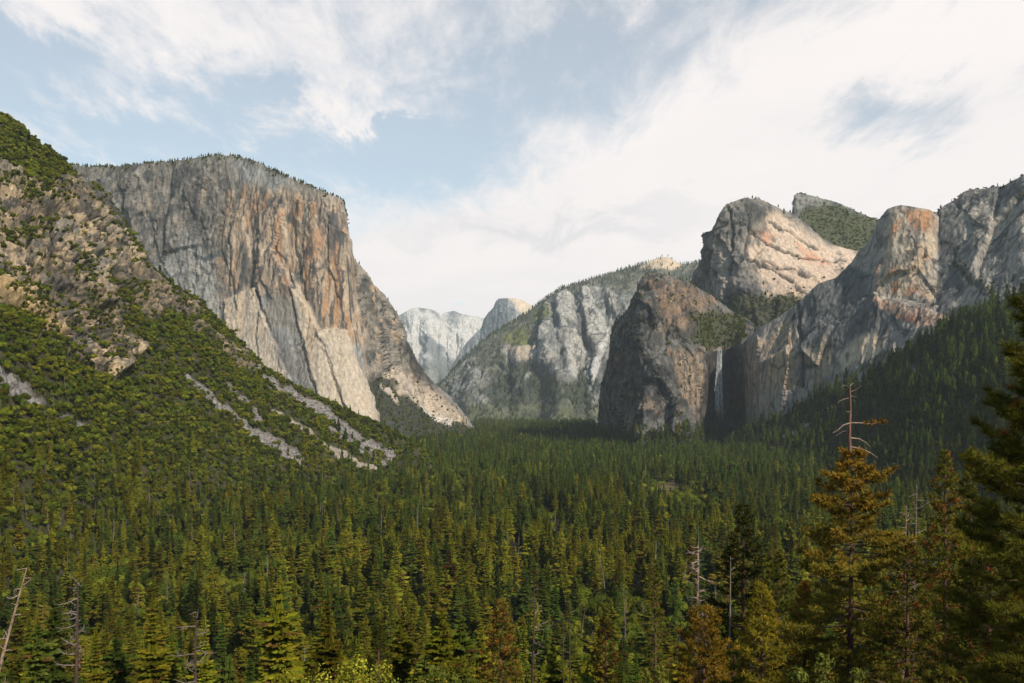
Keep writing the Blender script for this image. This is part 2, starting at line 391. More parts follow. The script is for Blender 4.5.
# ---- the great pale cliff
px = np.concatenate([np.arange(50, 338, 1.0), np.arange(338, 362, .6), np.arange(362, 474, .9)])
top = [(50, 163, 3500), (72, 164.5, 3440), (90, 166.5, 3400), (105, 166.5, 3380), (120, 166, 3350), (140, 164.5, 3300), (160, 162, 3260), (175, 160.5, 3230), (190, 159.5, 3190), (207, 156, 3150), (220, 155.5, 3120),
       (240, 157, 3090), (255, 161, 3050), (265, 166, 3030), (280, 173, 3000), (300, 182, 2960), (316, 189, 2930), (338, 197, 2915), (344, 202, 2915), (346.5, 218, 2920), (348.5, 241, 2930), (350, 256, 2945),
       (359, 265, 3000), (370, 279, 3060), (382, 292, 3130), (391, 306, 3190), (399, 321, 3250), (406, 340, 3300), (416, 359, 3370), (424, 374, 3430), (435, 386, 3520), (450, 401, 3650), (460, 414, 3750), (466, 422, 3800), (474, 434, 3850)]
base = [(50, 440, 3150), (150, 440, 2950), (250, 440, 2790), (320, 440, 2700), (370, 438, 2700), (376, 438, 2740), (385, 438, 2820), (400, 438, 2900), (440, 440, 3250), (474, 441, 3700)]
midl = [(50, 300, 3300), (150, 305, 3100), (250, 322, 2930), (320, 332, 2830), (345, 335, 2835), (356, 345, 2860), (366, 372, 2870), (376, 398, 2885), (384, 380, 3010), (400, 372, 3140), (424, 395, 3350), (440, 405, 3480), (466, 427, 3740), (474, 437, 3800)]
R = Relief(px, [base, midl, top], [125, 190], [(60, 4, 5), (400, -20, 5), (1500, 500, 5)])
X, Y, Z = R.P[..., 0], R.P[..., 1], R.P[..., 2]
fade = np.clip((np.interp(R.PX, [a[0] for a in top], [a[1] for a in top]) + 14 - R.PY) / -1, 0, 1)
apron = np.maximum(poly_mask(R.PX, R.PY, [(225, 300), (256, 288), (266, 320), (280, 352), (296, 400), (260, 380), (225, 340)], 4, 6, 26, 3),
                   poly_mask(R.PX, R.PY, [(291, 268), (305, 295), (320, 330), (345, 330), (362, 372), (377, 424), (340, 424), (318, 395), (303, 340)], 4, 7, 26, 5))
toe_r = poly_mask(R.PX, R.PY, [(392, 364), (404, 372), (425, 390), (452, 408), (468, 425), (440, 424), (415, 408), (400, 395), (380, 378)], 3, 4, 12, 6)
wedge = poly_mask(R.PX, R.PY, [(366, 381), (377, 378), (392, 380), (399, 392), (408, 404), (432, 416), (446, 424), (466, 426), (480, 450), (360, 450), (377, 424), (372, 400)], 2.5, 4, 9, 7)
rough = 1 - .72 * apron
west = poly_mask(R.PX, R.PY, [(40, 150), (228, 150), (236, 210), (222, 260), (232, 330), (200, 360), (40, 360)], 10, 22, 60, 8)
nose = poly_mask(R.PX, R.PY, [(228, 190), (260, 184), (346, 204), (352, 260), (362, 290), (368, 340), (330, 335), (300, 300), (262, 300), (236, 330), (222, 270)], 8, 16, 40, 9)
eastb = poly_mask(R.PX, R.PY, [(349, 250), (372, 279), (402, 320), (426, 375), (440, 392), (470, 424), (440, 424), (404, 372), (385, 378), (366, 380), (364, 330), (352, 290)], 3, 6, 18, 12)
big = facets(X / 170 + .3 * fbm(X / 200, Y / 200, Z / 200, 2, 61), Y / 170, Z / 620, 62)[0]
pan = facets(X / 75 + .3 * fbm(X / 90, Y / 90, Z / 90, 2, 63), Y / 75, Z / 330, 64)[0]
d = big * 26 * (1 - .5 * apron) + pan * 8 * rough
# exfoliated slabs standing proud of the wall, with sharp edges
for k, pts in enumerate([[(291, 268), (300, 290), (318, 326), (330, 372), (340, 420), (318, 395), (303, 340)], [(318, 330), (345, 330), (362, 372), (377, 424), (352, 424), (334, 380)], [(225, 300), (256, 288), (266, 320), (280, 352), (296, 400), (260, 380), (225, 340)],
         [(262, 214), (284, 205), (290, 260), (276, 300), (264, 280)], [(300, 200), (318, 205), (322, 262), (310, 300), (298, 250)], [(150, 215), (176, 200), (182, 236), (160, 262)], [(186, 190), (214, 176), (226, 210), (205, 232)], [(120, 180), (144, 176), (150, 210), (128, 222)], [(330, 215), (345, 212), (349, 262), (340, 300), (330, 270)], [(232, 222), (246, 216), (252, 270), (240, 310), (232, 270)]]):
    d = d + 9 * poly_mask(R.PX, R.PY, pts, .9, 3, 12, 340 + k)
d = d + crags(R.P, 60, 3.2, 5, .8) * .34 * (west + .12 * nose) + crags(R.P, 22, 2.6, 25, .9) * (.10 + .42 * west + .16 * nose) + crags(R.P, 70, 1.4, 45, 1) * .7 * eastb + crags(R.P, 24, 1.4, 46, 1) * .7 * eastb
d = d + nose * ridged(X / 34, Y / 34, Z / 700, 3, 65) * 5
top_y = np.interp(R.PX, [a[0] for a in top], [a[1] for a in top])
d *= np.where(R.PX < 346, sstep(-1, 12, R.PY - top_y) * .85 + .15, 1)
d = np.where(R.PX > 346, d * (.35 + .65 * sstep(0, 14, R.PY - top_y)), d)
R.displace(d, 8)
X, Y, Z = R.P[..., 0], R.P[..., 1], R.P[..., 2]
c = np.ones(R.P.shape) * np.array((.25, .225, .195))
c = mixc(c, GREY, blot(R, 120, 2, -.2, .2) * .8)
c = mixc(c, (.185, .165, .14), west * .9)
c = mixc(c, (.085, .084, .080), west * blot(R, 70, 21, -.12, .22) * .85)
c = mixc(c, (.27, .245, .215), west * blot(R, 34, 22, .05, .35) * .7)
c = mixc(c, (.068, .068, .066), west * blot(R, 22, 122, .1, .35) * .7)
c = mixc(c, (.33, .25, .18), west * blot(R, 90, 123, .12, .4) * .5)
c = mixc(c, (.33, .32, .30), poly_mask(R.PX, R.PY, [(150, 270), (190, 235), (215, 262), (226, 330), (190, 330)], 8, 12, 22, 10) * .6)
c = mixc(c, (.33, .245, .17), nose * .8)
c = mixc(c, (.37, .205, .11), nose * streaks(R, 30, 900, 23, -.02, .26) * .8)
c = mixc(c, (.41, .33, .24), nose * streaks(R, 24, 700, 24, .1, .32) * .6)
c = mixc(c, (.40, .335, .26), apron * .9)
c = mixc(c, (.42, .315, .215), apron * streaks(R, 60, 300, 25, .05, .35) * .7)
dk = streaks(R, 13, 260, 26, .04, .26)
c = mixc(c, (.075, .08, .085), dk * .85 * (.12 + .88 * nose) * (1 - .8 * apron))
dk2 = streaks(R, 44, 420, 27, .1, .3)
c = mixc(c, (.085, .09, .095), dk2 * .8 * (1 - .85 * apron) * (.2 + .8 * nose))
crk = np.zeros(R.PX.shape)
for k, pts in enumerate([[(256, 290, .9), (268, 320, 1.3), (282, 352, 1.2), (296, 398, .8)], [(291, 268, .8), (303, 338, 1.2), (318, 394, 1)], [(318, 328, .6), (334, 378, 1), (350, 420, .8)], [(276, 196, .7), (280, 240, 1.1), (276, 296, .8)], [(310, 196, .8), (314, 250, 1.2), (322, 320, .8)], [(250, 200, .8), (256, 250, 1.2), (252, 300, .7)], [(332, 205, .7), (336, 260, 1), (346, 330, .7)], [(200, 180, .8), (196, 220, 1.2), (204, 250, .8)], [(160, 190, .6), (168, 230, 1), (180, 270, .7)], [(228, 175, .7), (224, 220, 1.3), (230, 280, .9)]]):
    crk = np.maximum(crk, line_mask(R.PX, R.PY, pts, 4, 12, 360 + k))
c = mixc(c, (.06, .063, .066), np.maximum(crk * .8, joints(R.P, 55, 3.2, 411, .07) * .6 * (1 - .7 * apron)))
c = mixc(c, (.17, .165, .16), poly_mask(R.PX, R.PY, [(268, 330), (278, 330), (300, 372), (322, 400), (306, 398), (288, 372)], 4, 5, 14, 11) * .7)
c = mixc(c, (.24, .21, .175), eastb * .8); c = mixc(c, (.075, .08, .08), eastb * blot(R, 45, 28, -.1, .25) * .85); c = mixc(c, (.38, .26, .16), eastb * streaks(R, 30, 140, 29, .1, .3) * .7)
c = mixc(c, (.055, .06, .062), poly_mask(R.PX, R.PY, [(398, 328), (408, 340), (426, 374), (440, 388), (424, 384), (410, 366), (402, 350)], 3, 5, 10, 13) * .75)
c = mixc(c, (.42, .35, .275), toe_r * .9); c = mixc(c, (.25, .22, .19), toe_r * blot(R, 40, 30, 0, .3) * .8)
c = mixc(c, (.10, .115, .12), line_mask(R.PX, R.PY, [(193, 254, 2.2), (205, 259, 3), (219, 251, 2.5)], 3, 9, 14) * .9)
c = mixc(c, (.10, .115, .12), line_mask(R.PX, R.PY, [(199, 266, 2), (208, 274, 2.5)], 3, 9, 15) * .8)
c = mixc(c, (.05, .055, .04), wedge * .9); c = mixc(c, (.36, .31, .27), wedge * line_mask(R.PX, R.PY, [(382, 385, 2), (395, 396, 3), (400, 404, 1)], 2, 8, 16)); c = mixc(c, (.5, .46, .42), line_mask(R.PX, R.PY, [(420, 408, 2), (432, 417, 3), (448, 424, 3)], 3, 8, 17) * .8)
rim = sstep(9, 0, R.PY - top_y) * (R.PX < 346) * sstep(-.15, .2, fbm(X / 40, Y / 40, Z / 40, 3, 33))
c = mixc(c, (.16, .145, .10), rim * .7)
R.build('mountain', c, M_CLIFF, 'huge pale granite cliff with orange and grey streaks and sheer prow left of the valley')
td = .0026 * wedge * (1 - toe_r) * (R.PY > 378) + .003 * rim
td[R.ntop - 3:R.ntop + 3] = np.where(R.PX[R.ntop - 3:R.ntop + 3] < 346, .016, .001) * (.35 + .65 * sstep(-.1, .25, fbm(R.PX / 9, R.PY * 0, R.PX * 0, 3, 480)))[R.ntop - 3:R.ntop + 3]
pts, r, cc = R.scatter(td); plants.append(('conifer', pts, RNG.uniform(7, 15, len(pts))))
pts, r, cc = R.scatter(.0016 * wedge + .0006 * toe_r * blot(R, 60, 44, .05, .3) + .003 * rim); plants.append(('oak', pts, RNG.uniform(5, 10, len(pts))))
pts, r, cc = R.scatter(.00018 * eastb * blot(R, 40, 45)); plants.append(('oak', pts, RNG.uniform(4, 9, len(pts))))

# ---- mountain closing the middle of the valley
px = np.arange(430, 728, .8)
tp = [(430, 398, 6300), (440, 386, 6350), (450, 375.5, 6400), (462, 361, 6450), (477, 347, 6500), (493, 334, 6550), (509, 325, 6600), (527, 313, 6650), (544, 300, 6700), (559, 290.5, 6750), (582, 282, 6900),
      (606, 275, 7000), (629, 268, 7100), (640, 265, 7150), (647, 263, 7200), (652, 260, 7250), (658, 258, 7280), (667, 257.5, 7280), (674, 260, 7280), (679, 263.5, 7300), (688, 264.5, 7350), (702, 261, 7400), (728, 255, 7500)]
ta = np.array(tp)
def lv(f, Yl, wob=0, seed=0):
    def g(px):
        t = np.interp(px, ta[:, 0], ta[:, 1]); b = 423.0
        y = b + (t - b) * f + wob * fbm(px / 22, px * 0 + seed, px * 0, 3, seed)
        return y, np.interp(px, [430, 480, 560, 640, 728], Yl) + 120 * ridged(px / 45, px * 0 + 2, px * 0, 2, 5)
    return g
R = Relief(px, [lv(0, [6000, 5500, 5300, 5300, 5400]), lv(.36, [6120, 5900, 5750, 5750, 5800], 5, 3), lv(.74, [6260, 6150, 6060, 6150, 6200], 6, 4), tp], [60, 75, 55], [(200, -10, 3), (1500, 200, 4)])
X, Y, Z = R.P[..., 0], R.P[..., 1], R.P[..., 2]
top_y = np.interp(R.PX, ta[:, 0], ta[:, 1])
cl = np.maximum.reduce([poly_mask(R.PX, R.PY, [(548, 305), (560, 292), (575, 296), (600, 284), (612, 300), (606, 340), (596, 378), (566, 385), (548, 372), (536, 352)], 5, 8, 24, 3),
                        .8 * poly_mask(R.PX, R.PY, [(500, 350), (540, 348), (538, 364), (506, 366)], 3, 5, 14, 4), .7 * poly_mask(R.PX, R.PY, [(446, 380), (470, 360), (500, 378), (486, 410), (452, 405)], 5, 9, 16, 5),
                        .8 * poly_mask(R.PX, R.PY, [(606, 300), (640, 290), (620, 340), (604, 400), (590, 408), (596, 370)], 5, 8, 16, 6)])
spire = ridged(X / 230, Y / 600, Z / 3000, 3, 11)
d = crags(R.P, 110, 3, 15) * .6 + crags(R.P, 42, 2.4, 18) * .5 + cl * spire * 34 + facets(X / 150, Y / 150, Z / 420, 19)[0] * 28 * cl
rg = np.zeros(R.PX.shape); gl = np.zeros(R.PX.shape)
for k, pts in enumerate([[(562, 290, 6), (566, 320, 9), (574, 350, 12), (578, 376, 12)], [(584, 292, 5), (592, 320, 8), (602, 350, 9)], [(540, 352, 7), (536, 372, 9), (528, 392, 9)], [(606, 286, 5), (614, 310, 7)], [(548, 308, 4), (552, 335, 6), (550, 360, 8)]]):
    rg = np.maximum(rg, line_mask(R.PX, R.PY, pts, 5, 14, 450 + k))
for k, pts in enumerate([[(574, 296, 2), (580, 320, 4), (590, 352, 5), (588, 380, 5)], [(556, 300, 2), (557, 330, 4), (562, 365, 5)], [(606, 310, 3), (604, 350, 5), (594, 390, 6)], [(542, 318, 3), (542, 345, 4)], [(500, 366, 3), (512, 382, 5), (500, 400, 5)]]):
    gl = np.maximum(gl, line_mask(R.PX, R.PY, pts, 5, 14, 460 + k))
d = d + 30 * rg - 26 * gl
d *= .25 + .75 * sstep(0, 16, R.PY - top_y)
R.displace(d, 6)
X, Y, Z = R.P[..., 0], R.P[..., 1], R.P[..., 2]
c = np.ones(R.P.shape) * np.array((.085, .095, .07))
c = mixc(c, (.17, .16, .13), blot(R, 130, 6, -.1, .3))
c = mixc(c, (.29, .288, .275), cl * (.3 + .7 * blot(R, 90, 7, -.2, .15)))
c = mixc(c, (.12, .125, .12), cl * streaks(R, 40, 260, 8, -.02, .25) * .8)
c = mixc(c, (.40, .33, .26), cl * poly_mask(R.PX, R.PY, [(503, 350), (540, 346), (538, 363), (512, 364)], 4, 5, 14, 14))
gr = np.maximum(poly_mask(R.PX, R.PY, [(500, 340), (520, 328), (535, 338), (530, 350), (510, 346)], 4, 8, 14, 9), poly_mask(R.PX, R.PY, [(530, 315), (548, 305), (556, 318), (545, 328)], 4, 7, 12, 10))
c = mixc(c, (.40, .375, .335), rg * cl * .55); c = mixc(c, (.14, .15, .148), gl * .45)  # spire light and gully shade painted in: paler ridges, darker gullies
c = mixc(c, (.07, .075, .075), joints(R.P, 95, 2.6, 412, .12) * cl * .85)
c = mixc(c, (.14, .155, .045), gr * .85)
c = mixc(c, (.44, .43, .42), line_mask(R.PX, R.PY, [(607, 330, 2), (600, 350, 2), (594, 372, 3), (588, 392, 3)], 4, 9, 11) * .8)
c = mixc(c, (.40, .39, .37), line_mask(R.PX, R.PY, [(530, 378, 1.5), (515, 392, 2), (506, 402, 2)], 3, 9, 12) * .5)
dk = poly_mask(R.PX, R.PY, [(470, 398), (500, 372), (520, 388), (545, 380), (560, 392), (575, 378), (600, 380), (590, 404), (540, 402), (500, 408)], 6, 14, 22, 13)
c = mixc(c, (.045, .06, .045), dk * .8)
c = mixc(c, (.13, .145, .075), sstep(404, 410, R.PY) * blot(R, 120, 16, -.25, .15) * .8)
dome = poly_mask(R.PX, R.PY, [(640, 268), (650, 258), (667, 254), (684, 266), (672, 270), (655, 270)], 2, 2, 10, 15)
c = mixc(c, (.46, .36, .26), dome)
R.build('mountain', c, M_FAR, 'hazy wooded mountain with pale rock spires closing the middle of the valley')
rimm = sstep(8, 0, R.PY - top_y) * (1 - dome)
td = (.0006 * (1 - cl) * (1 - gr) * blot(R, 160, 17, -.3, .1) + .0014 * rimm + .0006 * dk)
td[R.ntop:R.ntop + 4] = .0012 * (1 - dome[R.ntop:R.ntop + 4])
pts, r, cc = R.scatter(td); plants.append(('conifer', pts, RNG.uniform(16, 32, len(pts))))

# ---- far peaks: the half dome and the pale ridge beside it
px = np.arange(436, 552, .6)
top = [(436, 393, 11700), (442, 385, 11600), (452, 366, 11500), (461, 350, 11450), (468, 341, 11420), (476, 333, 11400), (481, 328, 11380), (484, 319, 11350), (488, 313, 11300), (493, 308, 11220), (496, 301, 11180), (499, 298.5, 11150), (508, 298, 11050),
       (516, 298.5, 11050), (522, 300, 11150), (527, 302.5, 11250), (535, 308, 11450), (545, 316, 11700), (552, 323, 11900)]
base = [(436, 424, 11200), (484, 424, 11150), (499, 424, 10950), (516, 424, 10850), (552, 424, 11200)]
brk = [(436, 402, 11500), (468, 368, 11330), (484, 350, 11280), (496, 342, 11120), (508, 333, 10950), (516, 318, 10960), (522, 314, 11060), (535, 320, 11350), (552, 332, 11750)]
R = Relief(px, [base, brk, top], [60, 60], [(120, 6, 3), (600, 200, 4), (1200, 700, 3)])
X, Y, Z = R.P[..., 0], R.P[..., 1], R.P[..., 2]; top_y = np.interp(R.PX, [a[0] for a in top], [a[1] for a in top])
R.displace((crags(R.P, 130, 3, 35) * .35 + crags(R.P, 55, 2, 36) * .25) * (.15 + .85 * sstep(0, 12, R.PY - top_y)), 4)
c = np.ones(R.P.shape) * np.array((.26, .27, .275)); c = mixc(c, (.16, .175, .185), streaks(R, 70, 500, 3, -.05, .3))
c = mixc(c, (.50, .41, .31), poly_mask(R.PX, R.PY, [(506, 296), (530, 296), (560, 320), (560, 335), (532, 322), (520, 312)], 3, 3, 10, 4))  # sunlit back of the dome painted cream over the shaded-face grey
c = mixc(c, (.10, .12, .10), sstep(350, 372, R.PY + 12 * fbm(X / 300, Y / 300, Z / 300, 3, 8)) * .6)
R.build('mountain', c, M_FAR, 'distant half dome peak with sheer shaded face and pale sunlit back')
px = np.arange(376, 506, .7)
top = [(376, 330, 13600), (390, 320, 13500), (399, 315.5, 13450), (408, 311, 13400), (414, 308.5, 13400), (420, 308, 13400), (428, 309, 13400), (435, 311, 13400), (441, 314, 13400), (446, 312.5, 13400), (454, 311, 13400), (459, 314, 13400), (466, 315, 13400), (478, 317, 13400), (485, 319, 13400), (506, 326, 13500)]
base = [(376, 426, 12100), (506, 426, 12100)]
R = Relief(px, [base, lambda p: (np.interp(p, [376, 430, 506], [360, 352, 362]), 12750 + 250 * ridged(p / 30, p * 0, p * 0, 3, 4)), top], [50, 60], [(300, 10, 3), (2000, 500, 3)])
X, Y, Z = R.P[..., 0], R.P[..., 1], R.P[..., 2]; top_y = np.interp(R.PX, [a[0] for a in top], [a[1] for a in top])
R.displace((crags(R.P, 260, 1.4, 45) * .7 + ridged((X + .8 * Z) / 420, Y / 900, Z / 900, 3, 46) * 70) * (.15 + .85 * sstep(0, 14, R.PY - top_y)), 4)
c = np.ones(R.P.shape) * np.array((.43, .415, .395)); c = mixc(c, (.19, .205, .21), sstep(-.05, .2, fbm((X + .7 * Z) / 380, Y / 380, (Z - .7 * X) / 900, 4, 47)))
c = mixc(c, (.12, .14, .12), sstep(352, 380, R.PY + 14 * fbm(X / 500, Y / 500, Z / 500, 3, 8)) * .75)
R.build('mountain', c, M_FAR, 'faraway pale bare granite ridge left of the half dome peak')

# ---- right side: dark buttress beside the waterfall
px = np.arange(594, 754, .7)
top = [(594, 436, 3100), (598, 430, 3080), (600, 400, 3050), (601, 387, 3045), (605, 371, 3020), (610, 356, 2980), (611, 335, 2970), (617, 321, 2930), (629, 310, 2880), (635, 294, 2850), (641, 281, 2800), (647, 274.5, 2800), (655, 272.5, 2800), (664, 274.5, 2815), (673, 278, 2830), (688, 282, 2880), (700, 289, 2920), (710, 295, 2950), (722, 304, 2980), (730, 310, 3000), (742, 316, 3020), (754, 324, 3040)]
lip = [(594, 440, 3080), (598, 436, 3040), (600, 408, 3000), (601, 398, 2990), (605, 388, 2930), (610, 372, 2860), (611, 356, 2850), (617, 340, 2790), (629, 328, 2690), (641, 316, 2600), (655, 314, 2570), (670, 322, 2565), (690, 338, 2560), (702, 350, 2570), (706, 353, 2600), (709, 353, 2720), (716, 351, 2790), (722, 351, 2800), (731, 349, 2790), (737, 348, 2740), (742, 345, 2680), (754, 340, 2660)]
base = [(594, 452, 3060), (600, 452, 2980), (612, 452, 2800), (626, 452, 2640), (645, 452, 2490), (670, 452, 2480), (690, 452, 2490), (696, 452, 2520), (702, 452, 2680), (710, 452, 2760), (722, 452, 2770), (733, 452, 2770), (741, 452, 2730), (746, 452, 2660), (754, 452, 2600)]
R = Relief(px, [base, lip, top], [130, 70], [(80, 4, 3), (500, 120, 4), (900, 500, 3)])
X, Y, Z = R.P[..., 0], R.P[..., 1], R.P[..., 2]; top_y = np.interp(R.PX, [a[0] for a in top], [a[1] for a in top]); lip_y = np.interp(R.PX, [a[0] for a in lip], [a[1] for a in lip])
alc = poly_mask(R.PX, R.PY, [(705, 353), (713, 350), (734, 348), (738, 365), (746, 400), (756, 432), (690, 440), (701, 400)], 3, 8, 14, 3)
fc = facets((X + .3 * Z) / 95, Y / 95, Z / 150, 157)[0]; fd = facets((X - .25 * Z) / 42, Y / 42, Z / 80, 158)[0]
d = (fc * 30 + fd * 12 + crags(R.P, 55, 1.8, 55) * .45 + crags(R.P, 20, 1.7, 56) * .5 + ridged(X / 110, Y / 110, Z / 500, 2, 57) * 14) * (1 - .6 * alc)
d *= (.3 + .7 * sstep(0, 9, R.PY - top_y)) * (.15 + .85 * sstep(598, 650, R.PX)) * (1 - .7 * sstep(684, 700, R.PX))
R.displace(d, 11)
X, Y, Z = R.P[..., 0], R.P[..., 1], R.P[..., 2]
c = np.ones(R.P.shape) * np.array((.16, .152, .14))
c = mixc(c, (.05, .052, .052), blot(R, 60, 58, -.2, .2) * .85)
c = mixc(c, (.25, .19, .135), blot(R, 75, 59, .08, .35) * .7)
c = mixc(c, (.36, .19, .095), streaks(R, 26, 60, 60, .25, .5) * .6)
c = mixc(c, (.33, .24, .16), poly_mask(R.PX, R.PY, [(672, 350), (700, 350), (707, 380), (700, 425), (682, 400)], 5, 9, 16, 61) * .7)
c = mixc(c, (.29, .175, .10), poly_mask(R.PX, R.PY, [(655, 285), (690, 288), (712, 300), (690, 330), (660, 320)], 6, 10, 18, 62) * .6)
c = mixc(c, (.075, .08, .085), streaks(R, 12, 90, 63, .02, .28) * .75)
c = mixc(c, (.04, .04, .04), np.maximum(joints(R.P, 38, 1.5, 413, .10), joints(R.P, 16, 1.3, 414, .14) * .7) * .85)
c = mixc(c, (.045, .047, .05), alc * (.5 + .45 * blot(R, 26, 64, -.15, .15)))  # recess shade of the alcove painted in together with wet black rock
bowl = poly_mask(R.PX, R.PY, [(688, 316), (712, 311), (742, 318), (748, 338), (731, 347), (706, 350), (694, 338)], 3, 5, 12, 65)
c = mixc(c, (.075, .08, .04), bowl * .9)
c = mixc(c, (.27, .22, .15), line_mask(R.PX, R.PY, [(713, 351, 1), (720, 349, 1.4), (730, 347, 1.2)], 2, 6, 7) * .7)
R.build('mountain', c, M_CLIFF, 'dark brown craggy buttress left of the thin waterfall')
pt = sstep(-.02, .25, fbm(X / 45, Y / 45, Z / 30, 4, 66))
lowm = sstep(350, 440, R.PY) * (R.PX < 690)
td = .0036 * pt * (1 - alc) * (.45 + .9 * lowm) + .0022 * bowl + .001 * (R.PY < top_y + 6)
pts, r, cc = R.scatter(td); hf = RNG.uniform(6, 15, len(pts)); plants.append(('conifer', pts, hf))
pts, r, cc = R.scatter(.011 * sstep(432, 437, R.PY + 5 * fbm(X / 40, Y / 40, Z / 40, 3, 71))); plants.append(('conifer', pts, RNG.uniform(20, 38, len(pts))))
pts, r, cc = R.scatter(.0025 * pt * (1 - alc) * (.4 + lowm) + .006 * bowl); plants.append(('oak', pts, RNG.uniform(4, 8, len(pts))))

# ---- tall lit rock behind it
px = np.arange(684, 884, .8)
top = [(684, 310, 3480), (690, 292, 3470), (693, 284, 3460), (695, 273, 3450), (706, 257, 3400), (709, 246, 3370), (712, 235, 3340), (722, 212, 3260), (726, 206, 3265), (730, 203.5, 3270), (742, 198.5, 3290), (750, 199, 3305), (758, 200.5, 3320), (770, 205, 3345), (778, 208.5, 3360), (790, 213, 3385), (797, 217, 3400), (806, 225, 3420), (815, 234, 3440), (826, 240, 3460), (840, 247, 3480), (860, 253, 3500), (884, 263, 3520)]
base = [(684, 345, 3400), (712, 346, 3220), (742, 348, 3060), (800, 345, 2960), (884, 330, 2900)]
midl = [(684, 328, 3440), (695, 300, 3400), (712, 280, 3290), (742, 285, 3110), (770, 275, 3130), (800, 275, 3150), (840, 280, 3200), (884, 290, 3250)]
R = Relief(px, [base, midl, top], [70, 90], [(60, 4, 3), (400, 100, 4), (900, 500, 3)])
X, Y, Z = R.P[..., 0], R.P[..., 1], R.P[..., 2]; top_y = np.interp(R.PX, [a[0] for a in top], [a[1] for a in top])
d = facets((X + .5 * Z) / 120, Y / 120, (Z - .5 * X) / 200, 167)[0] * 34 + facets((X + .4 * Z) / 50, Y / 50, Z / 90, 168)[0] * 13 + crags(R.P, 70, 1.8, 65) * .45 + crags(R.P, 24, 1.8, 66) * .5 + ridged((X + Z) / 140, Y / 140, (Z - X) / 400, 2, 67) * 14
slab = poly_mask(R.PX, R.PY, [(752, 225), (775, 215), (797, 222), (812, 238), (858, 252), (858, 264), (830, 284), (806, 304), (770, 300), (752, 270), (744, 245)], 6, 10, 20, 69)
dg = np.zeros(R.PX.shape)
for k, pts in enumerate([[(748, 232, 1), (772, 246, 1.6), (806, 262, 1.6), (846, 262, 1)], [(768, 222, .8), (796, 240, 1.5), (820, 252, 1)], [(746, 258, 1), (776, 274, 1.8), (806, 296, 1.4)], [(760, 262, .8), (800, 276, 1.4), (824, 284, .8)], [(728, 206, 1), (734, 240, 2), (730, 275, 2)], [(712, 240, 1), (718, 270, 1.6), (722, 295, 1)], [(744, 205, 1), (750, 235, 1.8), (742, 262, 1.5)]]):
    dg = np.maximum(dg, line_mask(R.PX, R.PY, pts, 5, 13, 440 + k))
d = d * (1 - .55 * slab) - dg * 12
d *= .3 + .7 * sstep(0, 9, R.PY - top_y)
R.displace(d, 6)
X, Y, Z = R.P[..., 0], R.P[..., 1], R.P[..., 2]
c = np.ones(R.P.shape) * np.array((.20, .185, .165)); c = mixc(c, (.08, .085, .09), blot(R, 80, 68, -.15, .25) * .85); c = mixc(c, (.06, .065, .07), streaks(R, 16, 110, 168, .05, .3) * .7)
c = mixc(c, (.05, .052, .055), joints(R.P, 45, 1.7, 415, .10) * .8)
slab = poly_mask(R.PX, R.PY, [(752, 225), (775, 215), (797, 222), (812, 238), (858, 252), (858, 264), (830, 284), (806, 304), (770, 300), (752, 270), (744, 245)], 6, 10, 20, 69)
c = mixc(c, (.47, .36, .275), slab * .85); c = mixc(c, (.46, .235, .145), slab * poly_mask(R.PX, R.PY, [(796, 246), (815, 256), (830, 262), (826, 268), (806, 262)], 4, 6, 9, 70) * .9)
c = mixc(c, (.44, .22, .13), poly_mask(R.PX, R.PY, [(757, 232), (768, 228), (776, 238), (768, 246)], 3, 4, 8, 71) * .7)
c = mixc(c, (.20, .185, .165), slab * streaks(R, 40, 40, 72, .12, .35) * .7)
c = mixc(c, (.10, .10, .09), poly_mask(R.PX, R.PY, [(738, 197), (752, 198), (768, 230), (756, 244), (746, 225)], 4, 6, 12, 73) * .65)
c = mixc(c, (.36, .30, .25), poly_mask(R.PX, R.PY, [(716, 240), (735, 240), (742, 290), (715, 300)], 6, 8, 14, 74) * .6)
c = mixc(c, (.05, .052, .055), dg * .8)
foot = sstep(292, 304, R.PY - (R.PX - 740) * .0) * (R.PX > 730)
c = mixc(c, (.07, .075, .04), foot * .85)
R.build('mountain', c, M_CLIFF, 'tall rounded rock with pinkish sunlit slabs above the waterfall cliffs')
td = .0005 * sstep(.05, .25, fbm(X / 50, Y / 50, Z / 40, 4, 75)) * (1 - slab) + .0024 * foot + .0012 * (R.PY < top_y + 4) * (R.PX > 735) * (R.PX < 800)
pts, r, cc = R.scatter(td); plants.append(('conifer', pts, RNG.uniform(8, 17, len(pts))))
pts, r, cc = R.scatter(.004 * foot + .0004 * slab * blot(R, 40, 76, .1, .3)); plants.append(('oak', pts, RNG.uniform(4, 8, len(pts))))

# ---- green-backed summit behind
px = np.arange(784, 896, .9)
top = [(784, 226, 3760), (792, 214, 3750), (794.5, 195, 3740), (797, 193.5, 3740), (803, 193.5, 3750), (811, 195.5, 3760), (818, 197.5, 3770), (828, 200, 3780), (837, 203, 3790), (847, 207, 3800), (856, 211.5, 3810), (871, 217.5, 3820), (896, 226, 3840)]
base = [(784, 275, 3560), (896, 275, 3560)]
R = Relief(px, [base, top], [80], [(60, 4, 3), (500, 100, 4), (900, 500, 3)])
X, Y, Z = R.P[..., 0], R.P[..., 1], R.P[..., 2]; top_y = np.interp(R.PX, [a[0] for a in top], [a[1] for a in top])
R.displace((crags(R.P, 60, 1.8, 85) * .8) * (.3 + .7 * sstep(0, 8, R.PY - top_y)), 5)
X, Y, Z = R.P[..., 0], R.P[..., 1], R.P[..., 2]
veg = poly_mask(R.PX, R.PY, [(800, 212), (830, 206), (880, 218), (890, 250), (850, 255), (820, 244), (800, 228)], 4, 7, 12, 86)
